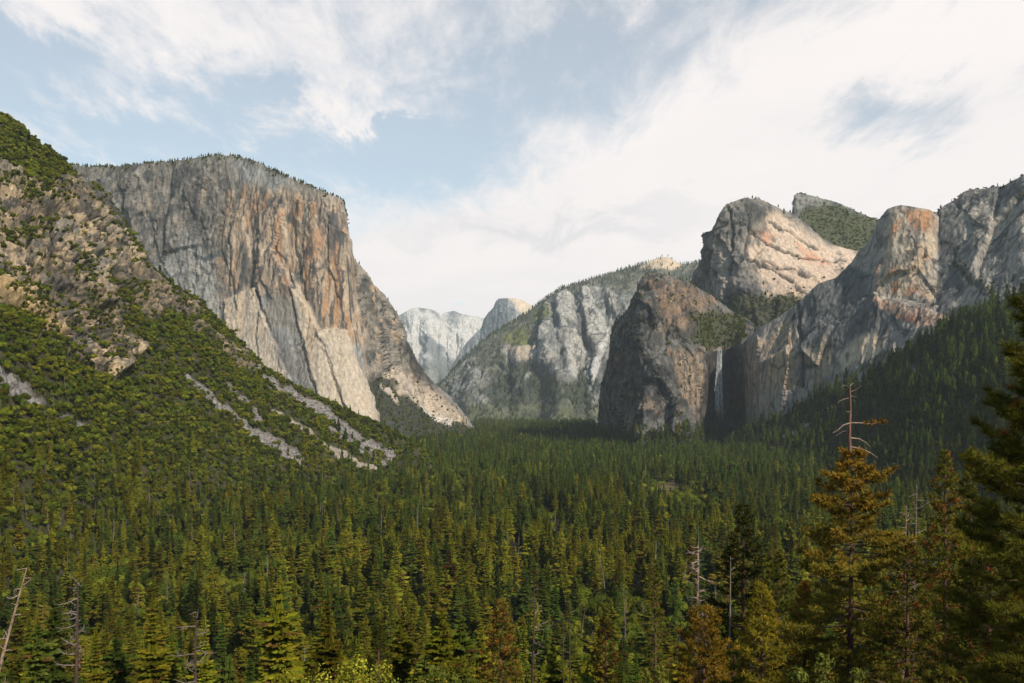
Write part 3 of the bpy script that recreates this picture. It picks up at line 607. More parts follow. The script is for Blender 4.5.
c = np.ones(R.P.shape) * np.array((.20, .195, .18)); c = mixc(c, (.09, .095, .095), blot(R, 40, 87, -.1, .3)); c = mixc(c, (.075, .085, .035), veg * .9)
R.build('mountain', c, M_CLIFF, 'flat-topped summit with a green scrubby flank behind the pinkish slabs')
pts, r, cc = R.scatter(.0045 * veg + .0012 * (R.PY < top_y + 3)); plants.append(('oak', pts, RNG.uniform(4, 9, len(pts))))

# ---- long grey wall on the right
px = np.concatenate([np.arange(740, 1030, .8), np.arange(1030, 1420, 3.5)])
top = [(732, 349, 2790), (741, 344, 2770), (747, 340, 2660), (760, 327, 2590), (780, 316, 2540), (800, 302, 2490), (818, 284, 2460), (837, 278, 2440), (852, 263, 2420), (858, 253, 2410), (868, 242, 2390), (875, 228, 2370), (881, 217, 2360), (888, 209.5, 2345), (895, 207, 2330), (902, 206, 2320), (912, 207.5, 2310), (921, 208.5, 2300), (928, 210, 2300), (933, 213, 2310), (937, 214, 2330),
       (944, 205.5, 2332), (952, 201, 2326), (959, 196.5, 2320), (964, 192, 2312), (970, 190, 2310), (985, 190, 2280), (994, 189, 2260), (1001, 188, 2240), (1012, 181.5, 2210), (1024, 175.5, 2180), (1060, 172, 2100), (1120, 190, 1980), (1250, 250, 1750), (1420, 300, 1500)]
base = [(732, 455, 2790), (741, 450, 2760), (748, 446, 2630), (760, 440, 2500), (790, 425, 2390), (860, 402, 2200), (930, 360, 2030), (1024, 315, 1860), (1200, 305, 1600), (1420, 345, 1380)]
# the stepped ledge across the wall
mid1 = [(732, 372, 2780), (741, 370, 2762), (748, 367, 2635), (760, 362, 2510), (800, 350, 2390), (830, 335, 2330), (858, 318, 2280), (880, 300, 2240), (900, 304, 2190), (940, 318, 2080), (960, 310, 2050), (990, 290, 1990), (1024, 268, 1930), (1200, 275, 1700), (1420, 325, 1440)]
mid2 = [(732, 370, 2781), (741, 367, 2764), (748, 363, 2640), (760, 358, 2530), (800, 344, 2420), (830, 328, 2360), (858, 312, 2310), (880, 295, 2270), (900, 298, 2225), (940, 310, 2130), (960, 298, 2110), (990, 276, 2060), (1024, 252, 2010), (1200, 262, 1740), (1420, 318, 1460)]
R = Relief(px, [base, mid1, mid2, top], [90, 10, 150], [(80, -4, 3), (500, -20, 5), (1200, 300, 4)])
X, Y, Z = R.P[..., 0], R.P[..., 1], R.P[..., 2]; top_y = np.interp(R.PX, [a[0] for a in top], [a[1] for a in top])
d = facets(X / 120, Y / 120, Z / 340, 197)[0] * 19 + facets(X / 50, Y / 50, Z / 170, 198)[0] * 3.5 + crags(R.P, 58, 3.0, 95) * .16 + crags(R.P, 21, 2.6, 96) * .24 + ridged(X / 120, Y / 120, Z / 800, 2, 97) * 8
d *= .3 + .7 * sstep(0, 9, R.PY - top_y)
crk = line_mask(R.PX, R.PY, [(798, 306, 1.5), (801, 340, 2.2), (800, 385, 3)], 2, 14, 98); d = (d - crk * 16) * (.25 + .75 * sstep(748, 785, R.PX))
R.displace(d, 5)
X, Y, Z = R.P[..., 0], R.P[..., 1], R.P[..., 2]
c = np.ones(R.P.shape) * np.array((.275, .25, .22)); c = mixc(c, (.115, .113, .112), blot(R, 60, 98, -.1, .3) * .7)
c = mixc(c, (.34, .305, .26), streaks(R, 24, 130, 99, .1, .35) * .55)
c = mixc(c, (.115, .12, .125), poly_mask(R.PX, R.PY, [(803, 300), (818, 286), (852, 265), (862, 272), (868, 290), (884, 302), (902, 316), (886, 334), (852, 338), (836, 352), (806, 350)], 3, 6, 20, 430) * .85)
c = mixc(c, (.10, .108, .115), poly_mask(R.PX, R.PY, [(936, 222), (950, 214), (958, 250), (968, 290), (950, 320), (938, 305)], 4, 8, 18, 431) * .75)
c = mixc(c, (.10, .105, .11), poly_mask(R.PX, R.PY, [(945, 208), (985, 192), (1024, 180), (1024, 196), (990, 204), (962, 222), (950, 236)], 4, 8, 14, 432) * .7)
c = mixc(c, (.34, .29, .235), poly_mask(R.PX, R.PY, [(746, 384), (768, 366), (786, 386), (782, 412), (750, 420)], 4, 6, 12, 433) * .8)
tw = poly_mask(R.PX, R.PY, [(893, 215), (925, 212), (935, 225), (938, 300), (905, 300), (870, 290), (884, 250)], 6, 10, 20, 100)
c = mixc(c, (.43, .33, .23), tw * (.35 + .65 * streaks(R, 30, 200, 101, -.1, .2)) * .9); c = mixc(c, (.40, .19, .09), tw * streaks(R, 26, 120, 102, .12, .35) * .85)
c = mixc(c, (.34, .16, .075), poly_mask(R.PX, R.PY, [(905, 210), (930, 212), (932, 228), (916, 232)], 3, 5, 10, 103) * .7)
c = mixc(c, (.48, .30, .21), line_mask(R.PX, R.PY, [(878, 302, 4), (900, 312, 7), (925, 322, 9), (945, 322, 5)], 5, 12, 104) * .8)
c = mixc(c, (.46, .19, .12), line_mask(R.PX, R.PY, [(900, 318, 3), (917, 321, 4)], 3, 8, 105) * .7)
c = mixc(c, (.50, .40, .29), poly_mask(R.PX, R.PY, [(855, 338), (880, 335), (890, 348), (868, 362), (845, 372), (838, 360)], 4, 8, 14, 106) * .8)
c = mixc(c, (.40, .29, .19), poly_mask(R.PX, R.PY, [(736, 352), (794, 318), (798, 385), (775, 392), (748, 386)], 5, 9, 18, 107) * (.4 + .6 * streaks(R, 22, 160, 108, -.1, .25)))
c = mixc(c, (.40, .31, .21), poly_mask(R.PX, R.PY, [(806, 356), (830, 340), (834, 372), (810, 390)], 5, 8, 14, 109) * .7)
c = mixc(c, (.40, .35, .285), poly_mask(R.PX, R.PY, [(955, 210), (985, 200), (1024, 215), (1030, 250), (995, 280), (965, 262)], 8, 14, 22, 110) * streaks(R, 26, 200, 111, -.1, .25) * .8)
c = mixc(c, (.06, .066, .07), streaks(R, 11, 150, 112, .14, .36) * .6)
c = mixc(c, (.05, .055, .055), np.maximum(crk * .7, joints(R.P, 44, 3.0, 416, .09) * .75))
c = mixc(c, (.06, .07, .06), line_mask(R.PX, R.PY, [(952, 262, 3), (975, 282, 5), (995, 300, 4)], 4, 9, 113) * .8)
c = mixc(c, (.05, .055, .06), line_mask(R.PX, R.PY, [(992, 245, 2), (1010, 225, 2.5), (1026, 212, 3)], 3, 9, 114) * .8)
R.build('mountain', c, M_CLIFF, 'long grey and tan granite wall above the dark forested slope on the right')
rim = (R.PY < top_y + 2.5) * (R.PX > 930)
td = .0035 * rim * (.3 + .7 * blot(R, 60, 481)) + .0025 * line_mask(R.PX, R.PY, [(952, 262, 4), (975, 282, 7), (1000, 300, 8)], 4, 9, 115) + .0018 * line_mask(R.PX, R.PY, [(925, 311, 2), (944, 316, 3)], 1, 9, 116)
pts, r, cc = R.scatter(td); plants.append(('conifer', pts, RNG.uniform(5, 13, len(pts))))
pts, r, cc = R.scatter(.005 * rim); plants.append(('oak', pts, RNG.uniform(3, 7, len(pts))))

# ---- forested slope under the wall
px = np.concatenate([np.arange(725, 1030, 2.5), np.arange(1030, 1425, 6)])
toe = [(725, 459, 2380), (800, 470, 2000), (860, 487, 1600), (930, 513, 1250), (1024, 550, 950), (1200, 605, 700), (1425, 660, 560)]
mid = [(725, 452, 2480), (800, 435, 2250), (860, 425, 1990), (930, 405, 1700), (1024, 390, 1450), (1200, 390, 1250), (1425, 420, 1050)]
top = [(725, 446, 2560), (790, 404, 2420), (860, 380, 2230), (913, 354, 2080), (951, 330, 1990), (1024, 294, 1870), (1200, 295, 1610), (1425, 340, 1390)]
R = Relief(px, [toe, mid, top], [70, 60], [(120, 60, 3), (600, 500, 3)])
X, Y, Z = R.P[..., 0], R.P[..., 1], R.P[..., 2]
R.displace(fbm(X / 110, Y / 110, Z / 110, 4, 120) * 22 + fbm(X / 25, Y / 25, Z / 25, 3, 121) * 4, 4)
c = np.ones(R.P.shape) * np.array((.030, .029, .018)); c = mixc(c, (.06, .05, .032), blot(R, 40, 122, 0, .3))
scr = poly_mask(R.PX, R.PY, [(905, 372), (925, 362), (938, 360), (930, 372), (912, 384)], 3, 4, 8, 123)
scr = np.maximum(scr, line_mask(R.PX, R.PY, [(775, 440, 2), (795, 430, 4), (812, 424, 3)], 3, 8, 124))
c = mixc(c, (.27, .26, .25), scr)
R.build('hill', c, M_NEAR, 'wooded slope of dark conifers below the grey wall on the right', 'hill')
RSLOPE = R
pts, r, cc = R.scatter(.0048 * (1 - .92 * scr)); up = R.PY[r, cc] < 405
plants.append(('conifer', pts, np.where(up, RNG.uniform(26, 50, len(pts)), RNG.uniform(18, 38, len(pts)))))
pts, r, cc = R.scatter(.0009 * (1 - scr)); plants.append(('oak', pts, RNG.uniform(6, 11, len(pts))))
pts, r, cc = R.scatter(.00025 * (1 - scr)); plants.append(('snag', pts, RNG.uniform(12, 24, len(pts))))
# ================================================================== plants
class MB:
    def __init__(s): s.V, s.T, s.Q, s.C, s.tm, s.qm, s.n = [], [], [], [], [], [], 0
    def add(s, V, C, T=None, Q=None, m=0):
        V = np.asarray(V, float); C = np.broadcast_to(np.asarray(C, float), V.shape)
        if T is not None and len(T): s.T.append(np.asarray(T) + s.n); s.tm.append(np.full(len(T), m))
        if Q is not None and len(Q): s.Q.append(np.asarray(Q) + s.n); s.qm.append(np.full(len(Q), m))
        s.V.append(V); s.C.append(C); s.n += len(V)
    def tube(s, P, rad, C, sides=5, m=0):
        P = np.asarray(P, float); n = len(P)
        t = np.gradient(P, axis=0); t /= np.maximum(np.linalg.norm(t, axis=1, keepdims=True), 1e-9)
        ref = np.where(np.abs(t[:, 2:3]) > .9, np.array([[1., 0, 0]]), np.array([[0, 0, 1.]]))
        a = np.cross(t, ref); a /= np.linalg.norm(a, axis=1, keepdims=True); b = np.cross(t, a)
        ph = np.arange(sides) / sides * 2 * np.pi
        ring = P[:, None] + np.asarray(rad, float)[:, None, None] * (np.cos(ph)[None, :, None] * a[:, None] + np.sin(ph)[None, :, None] * b[:, None])
        i = np.arange(n * sides).reshape(n, sides); j = np.roll(i, -1, 1)
        Q = np.stack([i[:-1], j[:-1], j[1:], i[1:]], -1).reshape(-1, 4)
        s.add(ring.reshape(-1, 3), C, Q=Q, m=m)
    def mesh(s, name, mats, smooth=False):
        T = np.concatenate(s.T) if s.T else None; Q = np.concatenate(s.Q) if s.Q else None
        return mesh_np(name, np.concatenate(s.V), Q, T, 'leaf', np.clip(np.concatenate(s.C), .002, .8), mats, smooth,
                       np.concatenate(s.tm) if s.T else None, np.concatenate(s.qm) if s.Q else None)

GREEN, OLIVE, RUST, YELLOW = np.array((.043, .060, .009)), np.array((.098, .098, .008)), np.array((.105, .062, .017)), np.array((.095, .105, .014))
BARK, GREYWOOD, REDBARK, PALEWOOD = np.array((.085, .058, .042)), np.array((.19, .165, .145)), np.array((.13, .065, .042)), np.array((.32, .265, .22))

def trunk_path(h, n, bend, rng):
    z = np.linspace(0, h, n); ph = rng.uniform(0, 6.28)
    return np.stack([bend * np.sin(z / h * 2.3 + ph) - bend * math.sin(ph), bend * np.cos(z / h * 1.9 + ph) - bend * math.cos(ph), z], 1)

def tiers(cr, rng, tp, col, n, k, frac, h, r, cbase, seed, lop, ragged, ex):
    """the solid inside of a conifer: drooping jagged skirts one above another"""
    for i in range(n):
        t = (i + rng.uniform(-.25, .25)) / n; t = min(max(t, 0), .97)
        rad = (r * (1 - t) ** ex * (.78 + .22 * math.sin(t * 17 + seed)) + .2) * frac
        if t < .15: rad *= .55 + 3 * t
        if i and rng.random() < ragged * .25: rad *= .6
        z = h * (cbase + (1 - cbase) * t); rise = h * (1 - cbase) / n * 1.5
        ph = np.arange(2 * k) / (2 * k) * 6.283 + rng.uniform(0, 6.28) + rng.normal(0, .1, 2 * k)
        rr = rad * np.where(np.arange(2 * k) % 2, rng.uniform(.42, .68, 2 * k), rng.uniform(.78, 1.2, 2 * k)) * (1 + lop[1] * np.cos(ph - lop[0]))
        x0, y0 = np.interp(z, tp[:, 2], tp[:, 0]), np.interp(z, tp[:, 2], tp[:, 1])
        rim = np.stack([x0 + np.cos(ph) * rr, y0 + np.sin(ph) * rr, z - rr * rng.uniform(.12, .42, 2 * k)], 1)
        mid = np.stack([x0 + np.cos(ph) * rr * .5, y0 + np.sin(ph) * rr * .5, z + rise * .55 + rng.normal(0, .05 * rad, 2 * k)], 1)
        V = np.concatenate([[[x0, y0, z + rise]], mid, rim]); j = np.arange(2 * k); jn = (j + 1) % (2 * k)
        c = col * rng.uniform(.75, 1.25, (len(V), 1)) * rng.uniform(.8, 1.2)
        cr.add(V, c, T=np.stack([0 * j, j + 1, jn + 1], 1), Q=np.stack([j + 1, j + 1 + 2 * k, jn + 1 + 2 * k, jn + 1], 1))

def conifer(seed, col, levels, nbr, sub, h=30.0, r=4.3, ragged=.3, cbase=.1, ex=.76):
    """crown of drooping sprays on a tapered trunk; returns (crown, trunk) builders"""
    rng = np.random.default_rng(seed); cr, tk = MB(), MB()
    tp = trunk_path(h, 8, .25, rng)
    tk.tube(tp, np.linspace(.42, .03, 8), BARK, 6)
    lop = [rng.uniform(0, 6.28), rng.uniform(.05, .35)]
    if sub == 0:
        tiers(cr, rng, tp, col, levels, nbr, 1.0, h, r, cbase, seed, lop, ragged, ex)
        return cr, tk
    tiers(cr, rng, tp, col * .95, 15, 8, .70 if sub < 6 else .46, h, r, cbase, seed, lop, ragged, ex)
    B = []
    for i in range(levels):
        t = min(max((i + rng.uniform(-.4, .4)) / levels, 0), .995)
        rad = r * (1 - t) ** ex * (.74 + .26 * math.sin(t * 17 + seed)) + .22
        if t < .15: rad *= .55 + 3 * t
        if rng.random() < ragged * .3: continue
        n = max(3, int(round(nbr * (.45 + .55 * (1 - t))))); a0 = rng.uniform(0, 6.28)
        for k in range(n):
            if rng.random() < ragged * .45: continue
            az = a0 + (k + rng.uniform(-.35, .35)) / n * 6.283
            B.append((t, az, rad * rng.uniform(.6, 1.15) * (1 + lop[1] * math.cos(az - lop[0])), (.55 * t - .22) + rng.uniform(-.12, .12)))
    t, az, L, up = np.array(B).T; n = len(t)
    d = np.stack([np.cos(az), np.sin(az), up], 1); sd = np.stack([-np.sin(az), np.cos(az), 0 * az], 1)
    ti = np.minimum(7, (t * 7).astype(int)); o = np.stack([tp[ti, 0], tp[ti, 1], h * (cbase + (1 - cbase) * t)], 1)
    c = col * rng.uniform(.6, 1.5, (n, 1)) * np.stack([rng.uniform(.85, 1.25, n), np.ones(n), rng.uniform(.8, 1.2, n)], 1)
    old = rng.random(n) < .07; c[old] = RUST * rng.uniform(.6, 1.1, (old.sum(), 1))
    if sub <= 1: S = (o, d, sd, L, .30 * L + .18, c)
    else:
        q = np.tile(np.arange(sub), (n, 1)); s = .25 + .66 * (q + rng.uniform(0, .8, (n, sub))) / sub; sg = np.where(q % 2, 1.0, -1.0)
        dd = d[:, None] * .75 + sd[:, None] * (sg * rng.uniform(.5, .95, (n, sub)))[..., None]; dd[..., 2] += rng.uniform(-.28, .15, (n, sub)); dd /= np.linalg.norm(dd, axis=-1, keepdims=True)
        l2 = L[:, None] * (.52 - .28 * s) * rng.uniform(.8, 1.25, (n, sub)) + .25; oo = o[:, None] + d[:, None] * (L[:, None] * s)[..., None]
        ss = np.cross(dd, [0, 0, 1.0]); ss /= np.maximum(np.linalg.norm(ss, axis=-1, keepdims=True), 1e-6)
        cc = c[:, None] * rng.uniform(.78, 1.28, (n, sub, 1))
        S = [np.concatenate([u, v.reshape((-1,) + v.shape[2:])]) for u, v in ((o + d * (L * .2)[:, None], oo), (d, dd), (sd, ss), (L * .8, l2), ((.30 * L + .18) * .45, l2 * (.55 if sub < 6 else .40) + (.14 if sub < 6 else .06)), (c, cc))]
    o, d, sd, L, w, c = S; m = len(o); L1, w1 = L[:, None], w[:, None]; U = lambda a, b: rng.uniform(a, b, (m, 1)); dn = np.array([0, 0, -1.0])
    V = np.stack([o, o + d * L1 * .38 + sd * w1 * .5 + dn * w1 * U(.2, .5), o + d * L1 * .38 - dn * w1 * .22, o + d * L1 * .38 - sd * w1 * .5 + dn * w1 * U(.2, .5),
                  o + d * L1 * .74 + sd * w1 * .36 + dn * (w1 * U(.2, .5) + L1 * .05), o + d * L1 * .74 + dn * L1 * .02, o + d * L1 * .74 - sd * w1 * .36 + dn * (w1 * U(.2, .5) + L1 * .05), o + d * L1 + dn * L1 * U(.02, .14)], 1)
    base = (np.arange(m) * 8)[:, None, None]
    T = (np.array([(0, 1, 2), (0, 2, 3), (4, 7, 5), (5, 7, 6)])[None] + base).reshape(-1, 3); Q = (np.array([(1, 4, 5, 2), (2, 5, 6, 3)])[None] + base).reshape(-1, 4)
    cr.add(V.reshape(-1, 3), (c[:, None] * np.linspace(.9, 1.15, 8)[None, :, None]).reshape(-1, 3), T=T, Q=Q)
    cr.add(np.array([[-.16, 0, h * .955], [.16, .05, h * .955], [0, -.16, h * .955], [0, 0, h * 1.02]]), col * 1.2, T=[(0, 1, 3), (1, 2, 3), (2, 0, 3)])
    return cr, tk

def oak(seed, col, n, h=7.0, size=.62):
    """rounded evergreen oak: leaf clumps over several lobes on a short forked stem"""
    rng = np.random.default_rng(seed); m = MB(); nl = rng.integers(6, 10)
    cen = np.stack([rng.normal(0, .24 * h, nl), rng.normal(0, .24 * h, nl), rng.uniform(.28, .74, nl) * h], 1); rad = rng.uniform(.20, .32, nl) * h
    cen[0] = (0, 0, .62 * h); rad[0] = .36 * h
    tone = rng.uniform(.75, 1.3, nl)
    for j in range(nl):                              # leafy body of each lobe, under the loose outer leaves
        th = np.linspace(.12, math.pi - .25, 6)[:, None]; ph = np.arange(9)[None] / 9 * 6.283 + rng.uniform(0, 6)
        s_ = np.stack([np.sin(th) * np.cos(ph), np.sin(th) * np.sin(ph), np.cos(th) + 0 * ph], -1) * (rad[j] * rng.uniform(.72, 1.02, (6, 9, 1)))
        V = cen[j] + s_.reshape(-1, 3); V[:, 2] = np.maximum(V[:, 2], .04 * h); i_ = np.arange(54).reshape(6, 9); jn = np.roll(i_, -1, 1)
        m.add(V, col * tone[j] * rng.uniform(.75, 1.2, (54, 1)), Q=np.stack([i_[:-1], i_[1:], jn[1:], jn[:-1]], -1).reshape(-1, 4), T=np.stack([0 * i_[0], i_[0], jn[0]], 1)[1:-1])
    u = rng.normal(size=(n, 3)); u /= np.linalg.norm(u, axis=1, keepdims=True); k = rng.integers(0, nl, n)
    k = np.where(rng.random(n) < .25, 0, k)
    P = cen[k] + u * rad[k][:, None] * rng.uniform(.72, 1.1, n)[:, None]
    P[:, 2] = np.maximum(P[:, 2], .06 * h)
    nrm = u * 1.0 + rng.normal(0, .42, (n, 3)) + np.array([0, 0, .1]); nrm /= np.linalg.norm(nrm, axis=1, keepdims=True)
    a = np.cross(nrm, rng.normal(size=(n, 3))); a /= np.linalg.norm(a, axis=1, keepdims=True); b = np.cross(nrm, a)
    s = size * rng.uniform(.5, 1.2, n)[:, None]
    V = np.stack([P - a * s, P + b * s * .7 + nrm * s * .2, P + a * s, P - b * s * .7 - nrm * s * .15], 1).reshape(-1, 3)
    c = col * (tone[k] * rng.uniform(.7, 1.4, n))[:, None]
    m.add(V, np.repeat(c, 4, 0), Q=np.arange(4 * n).reshape(n, 4))
    m.tube([(0, 0, -.5), (.1, 0, .2 * h), (.15, .1, .45 * h)], [.05 * h, .04 * h, .02 * h], BARK, 5, 1)
    return m

def snag(seed, h=20.0, col=GREYWOOD, nb=14, big=1.0, top=1.0, r0=.3, lean=0, sides=6):
    """bare dead tree; returns (trunk builder, list of branch builders)"""
    rng = np.random.default_rng(seed); tk = MB(); br = []
    tp = trunk_path(h, 14, .012 * h, rng); tp[:, 0] += lean * tp[:, 2]
    tk.tube(tp, np.linspace(r0, .05, 14) * (1 + .12 * rng.random(14)), col * rng.uniform(.8, 1.2, (14 * sides, 1)), sides)
    for i in range(nb):
        t = 1 - (i + rng.random()) / nb * .72 * top; z = t * h
        o = np.array([np.interp(z, tp[:, 2], tp[:, 0]), np.interp(z, tp[:, 2], tp[:, 1]), z])
        az = rng.uniform(0, 6.283); L = h * big * rng.uniform(.035, .11) * (1.25 - .5 * t)
        n = 6; P = [o]; d = np.array([math.cos(az), math.sin(az), rng.uniform(-.25, .25)])
        for q in range(n):
            d = d + rng.normal(0, .22, 3) + np.array([0, 0, .07]); d /= np.linalg.norm(d); P.append(P[-1] + d * L / n)
        b = MB(); rb = min(.13, .016 * L + .04) * (r0 / .3) ** .5
        cc = (PALEWOOD * .55 + col * .5) * rng.uniform(.7, 1.1) if col is not GREYWOOD else col * rng.uniform(.9, 1.3)
        b.tube(P, np.linspace(rb, rb * .3, n + 1), cc, 4)
        if L > .05 * h:
            for q in (2, 3, 4):
                dd = d * .4 + rng.normal(0, .6, 3); dd /= np.linalg.norm(dd); o2 = P[q]
                b.tube([o2, o2 + dd * L * .2, o2 + dd * L * .32 + [0, 0, .05 * L]], [rb * .6, rb * .4, rb * .2], cc, 3)
        br.append(b)
    return tk, br

def join(*mbs):
    o = MB()
    for k, (b, m) in enumerate(mbs):
        for V, C in zip(b.V, b.C): pass
        off = o.n
        o.V += b.V; o.C += b.C; o.n += b.n
        o.T += [t + off for t in b.T]; o.Q += [q + off for q in b.Q]
        o.tm += [np.full(len(t), m) if m is not None else x for t, x in zip(b.T, b.tm)]; o.qm += [np.full(len(q), m) if m is not None else x for q, x in zip(b.Q, b.qm)]
    return o

# ---- the ground: one sheet from behind the viewpoint to beyond the last mountain
def near_slope(X, Y):
    z = 148.2 - .42 * np.maximum(Y, -60) + 3.0 * fbm(X / 60, Y / 60, 0 * X, 3, 200)
    return z
def ground_z(X, Y):
    X, Y = np.asarray(X, float), np.asarray(Y, float)
    v = -3 + 5 * fbm(X / 260, Y / 260, 0 * X, 3, 201)
    a = near_slope(X, Y); k = 14.0
    return k * np.logaddexp(a / k, v / k)
gy = np.concatenate([np.linspace(-300, 20, 12, endpoint=False), np.geomspace(20, 700, 120, endpoint=False), np.linspace(700, 3000, 150, endpoint=False), np.geomspace(3000, 17000, 60)])
gu = np.linspace(-1.15, 1.15, 420)
GX = gu[None, :] * np.sqrt(gy[:, None] ** 2 + 260.0 ** 2); GY = np.repeat(gy[:, None], len(gu), 1); GZ = ground_z(GX, GY)
gc = np.ones(GX.shape + (3,)) * np.array((.026, .024, .014))
gc = mixc(gc, (.045, .038, .022), sstep(-.1, .3, fbm(GX / 40, GY / 40, 0 * GX, 4, 203)))
def clearing(X, Y):
    return sstep(1.25, .8, np.hypot((X - 262 - .07 * (Y - 1530)) / 36, (Y - 1540) / 110) + .35 * fbm(X / 40, Y / 70, 0 * X, 3, 204))
gc = mixc(gc, (.13, .095, .038), clearing(GX, GY))
link('ground', mesh_np('ground', np.stack([GX, GY, GZ], -1).reshape(-1, 3), grid_quads(*GX.shape)[:, ::1], attr='stone', col=gc.reshape(-1, 3), mats=[M_SOIL]),
     label='valley floor and hillside of dark forest soil under the trees', cat='ground', kind='structure')

# ---- forest on the valley floor
def valley_points(y0, y1, rho, px0=-170, px1=1190):
    n = int(rho * (px1 - px0) / FPX * .5 * (y1 ** 2 - y0 ** 2))
    Y = np.sqrt(RNG.random(n) * (y1 ** 2 - y0 ** 2) + y0 ** 2); p = RNG.uniform(px0, px1, n)
    lt = np.array([(-260, 400), (-150, 450), (0, 560), (100, 750), (200, 1000), (300, 1300), (400, 1600), (455, 1760), (456, 2950), (474, 3700), (475, 6400), (592, 6400), (598, 2760), (640, 2500), (700, 2500), (725, 2420), (800, 2000), (860, 1600), (930, 1250), (1024, 950), (1200, 700), (1425, 560)], float)
    ok = (Y < np.interp(p, lt[:, 0], lt[:, 1]) + 25) | ((p > 330) & (p < 470) & (Y > 1900) & (Y < 2720 + np.maximum(p - 376, 0) * 9))
    X = (p - 512) / FPX * Y
    return X[ok], Y[ok]
VX, VY = [np.concatenate(t) for t in zip(valley_points(165, 345, 1 / 170), valley_points(345, 1000, 1 / 150), valley_points(1000, 1500, 1 / 135), valley_points(1500, 2600, 1 / 140), valley_points(2600, 4200, 1 / 190), valley_points(4200, 6400, 1 / 420))]
cl_ = clearing(VX, VY); gap = fbm(VX / 70, VY / 70, 0 * VX, 3, 210)
keep = (RNG.random(len(VX)) > cl_ * .9) & (gap > -.38)
VX, VY, gap, cl_ = VX[keep], VY[keep], gap[keep], cl_[keep]
patch = fbm(VX / 230, VY / 230, 0 * VX, 3, 211)
VH = (13 + 29 * RNG.random(len(VX)) ** .75) * np.where(VY < 1000, 1.12, 1) * (1 + .25 * patch) * np.where(VY < 345, .8, 1)
VH *= np.where((np.hypot((VX - 238) / 62, (VY - 1310) / 190) < 1), .36, 1)
VP = np.stack([VX, VY, ground_z(VX, VY) - .4], 1)
kind = RNG.random(len(VX))
leafy = (kind < .26 + .28 * (patch < -.10) + .14 * (VX < -30)) & (VY > 330)
dead = (kind > .955) & (VY > 360)
plants.append(('conifer', VP[~leafy & ~dead], VH[~leafy & ~dead])); plants.append(('oak', VP[leafy], RNG.uniform(8, 19, leafy.sum()))); plants.append(('snag', VP[dead], VH[dead] * .8))

def gather(k):
    return np.concatenate([p for q, p, h in plants if q == k]), np.concatenate([h for q, p, h in plants if q == k])
CP, CH = gather('conifer'); OP, OH = gather('oak'); SP, SH = gather('snag')

# ---- which plants show largest in the photograph: paint them near to far on a coarse raster
allP = np.concatenate([CP, OP, SP]); allH = np.concatenate([CH, OH, SH]); allK = np.concatenate([np.zeros(len(CP)), np.ones(len(OP)), np.full(len(SP), 2)]).astype(int)
fx = 512 + allP[:, 0] / allP[:, 1] * FPX; fy = HOR - (allP[:, 2] - ZC) / allP[:, 1] * FPX; fh = allH / allP[:, 1] * FPX
vis = np.zeros(len(allP)); buf = np.zeros((683, 1024), bool)
order = np.argsort(allP[:, 1])
order = order[(fh[order] > 5) & (fx[order] > -40) & (fx[order] < 1064) & (fy[order] - fh[order] < 683) & (allP[order, 1] < 2100)]
for i in order:
    y0, y1 = fy[i] - fh[i], fy[i]; a, b = max(0, int(y0)), min(683, int(y1) + 1); n = 0
    half = fh[i] * (.15, .62, .03)[allK[i]]
    for y in range(a, b):
        t = (y - y0) / max(fh[i], 1)
        w = half * (t if allK[i] == 0 else (min(1, 2.2 * t) if allK[i] == 1 else 1)) + .5
        s, e = max(0, int(fx[i] - w)), min(1024, int(fx[i] + w) + 1)
        if e > s:
            row = buf[y, s:e]; n += (e - s) - int(row.sum()); row[:] = True
    vis[i] = n

# ---- tree kinds: near (with parts) and far versions
def colour_of(P, seed):
    f = fbm(P[:, 0] / 90, P[:, 1] / 90, 0 * P[:, 0], 3, seed) + RNG.normal(0, .16, len(P))
    far = 1.35 * sstep(500, 1900, P[:, 1]); right = sstep(520, 800, 512 + P[:, 0] / P[:, 1] * FPX)
    k = np.zeros(len(P), int); k[f > -.10 + .35 * far + .1 * right * far] = 1; k[(f > .52 + .35 * far)] = 2
    return k
SHAPES = [dict(r=5.0, ragged=.2, cbase=.08), dict(r=5.6, ragged=.4, cbase=.14, ex=.56), dict(r=5.2, ragged=.65, cbase=.25, ex=.42), dict(r=4.2, ragged=.25, cbase=.05)]
near_m, protos = {}, []
pcol = bpy.data.collections.new('far_plants')
def proto(name, me):
    o = bpy.data.objects.new(name, me); pcol.objects.link(o); protos.append(o)
for si, sp in enumerate(SHAPES):
    for ci, cc in enumerate((GREEN, OLIVE, RUST * .65 + OLIVE * .4)):
        cr, tk = conifer(100 + si * 7 + ci, cc, 44, 11, 9, **sp)
        near_m[si, ci] = (cr.mesh('crown', [M_LEAF]), tk.mesh('trunk', [M_BARK], True))
for lod, (lv_, nb_, sb_) in enumerate(((13, 7, 0), (26, 8, 4))):
    for si, sp in enumerate(SHAPES):
        for ci, cc in enumerate((GREEN, OLIVE, RUST * .65 + OLIVE * .4)):
            cr, tk = conifer(300 + lod * 50 + si * 7 + ci, cc, lv_, nb_, sb_, **sp)
            proto('conifer_%s' % 'abcdefghijklmnopqrstuvwxyz'[lod * 12 + si * 3 + ci], join((cr, 0), (tk, 1)).mesh('conifer', [M_LEAF, M_BARK]))
OAKCOL = (np.array((.070, .082, .008)), np.array((.046, .060, .008)), np.array((.096, .100, .010)))
oak_near = [oak(500 + k, OAKCOL[k % 3], 1100, size=.34).mesh('oak', [M_LEAF, M_BARK]) for k in range(6)]
ocol = bpy.data.collections.new('far_shrubs')
for k in range(6):
    o = bpy.data.objects.new('oak_' + 'abcdef'[k], oak(520 + k, OAKCOL[k % 3], 420, size=.46).mesh('oak', [M_LEAF, M_BARK])); ocol.objects.link(o)
snag_m = []
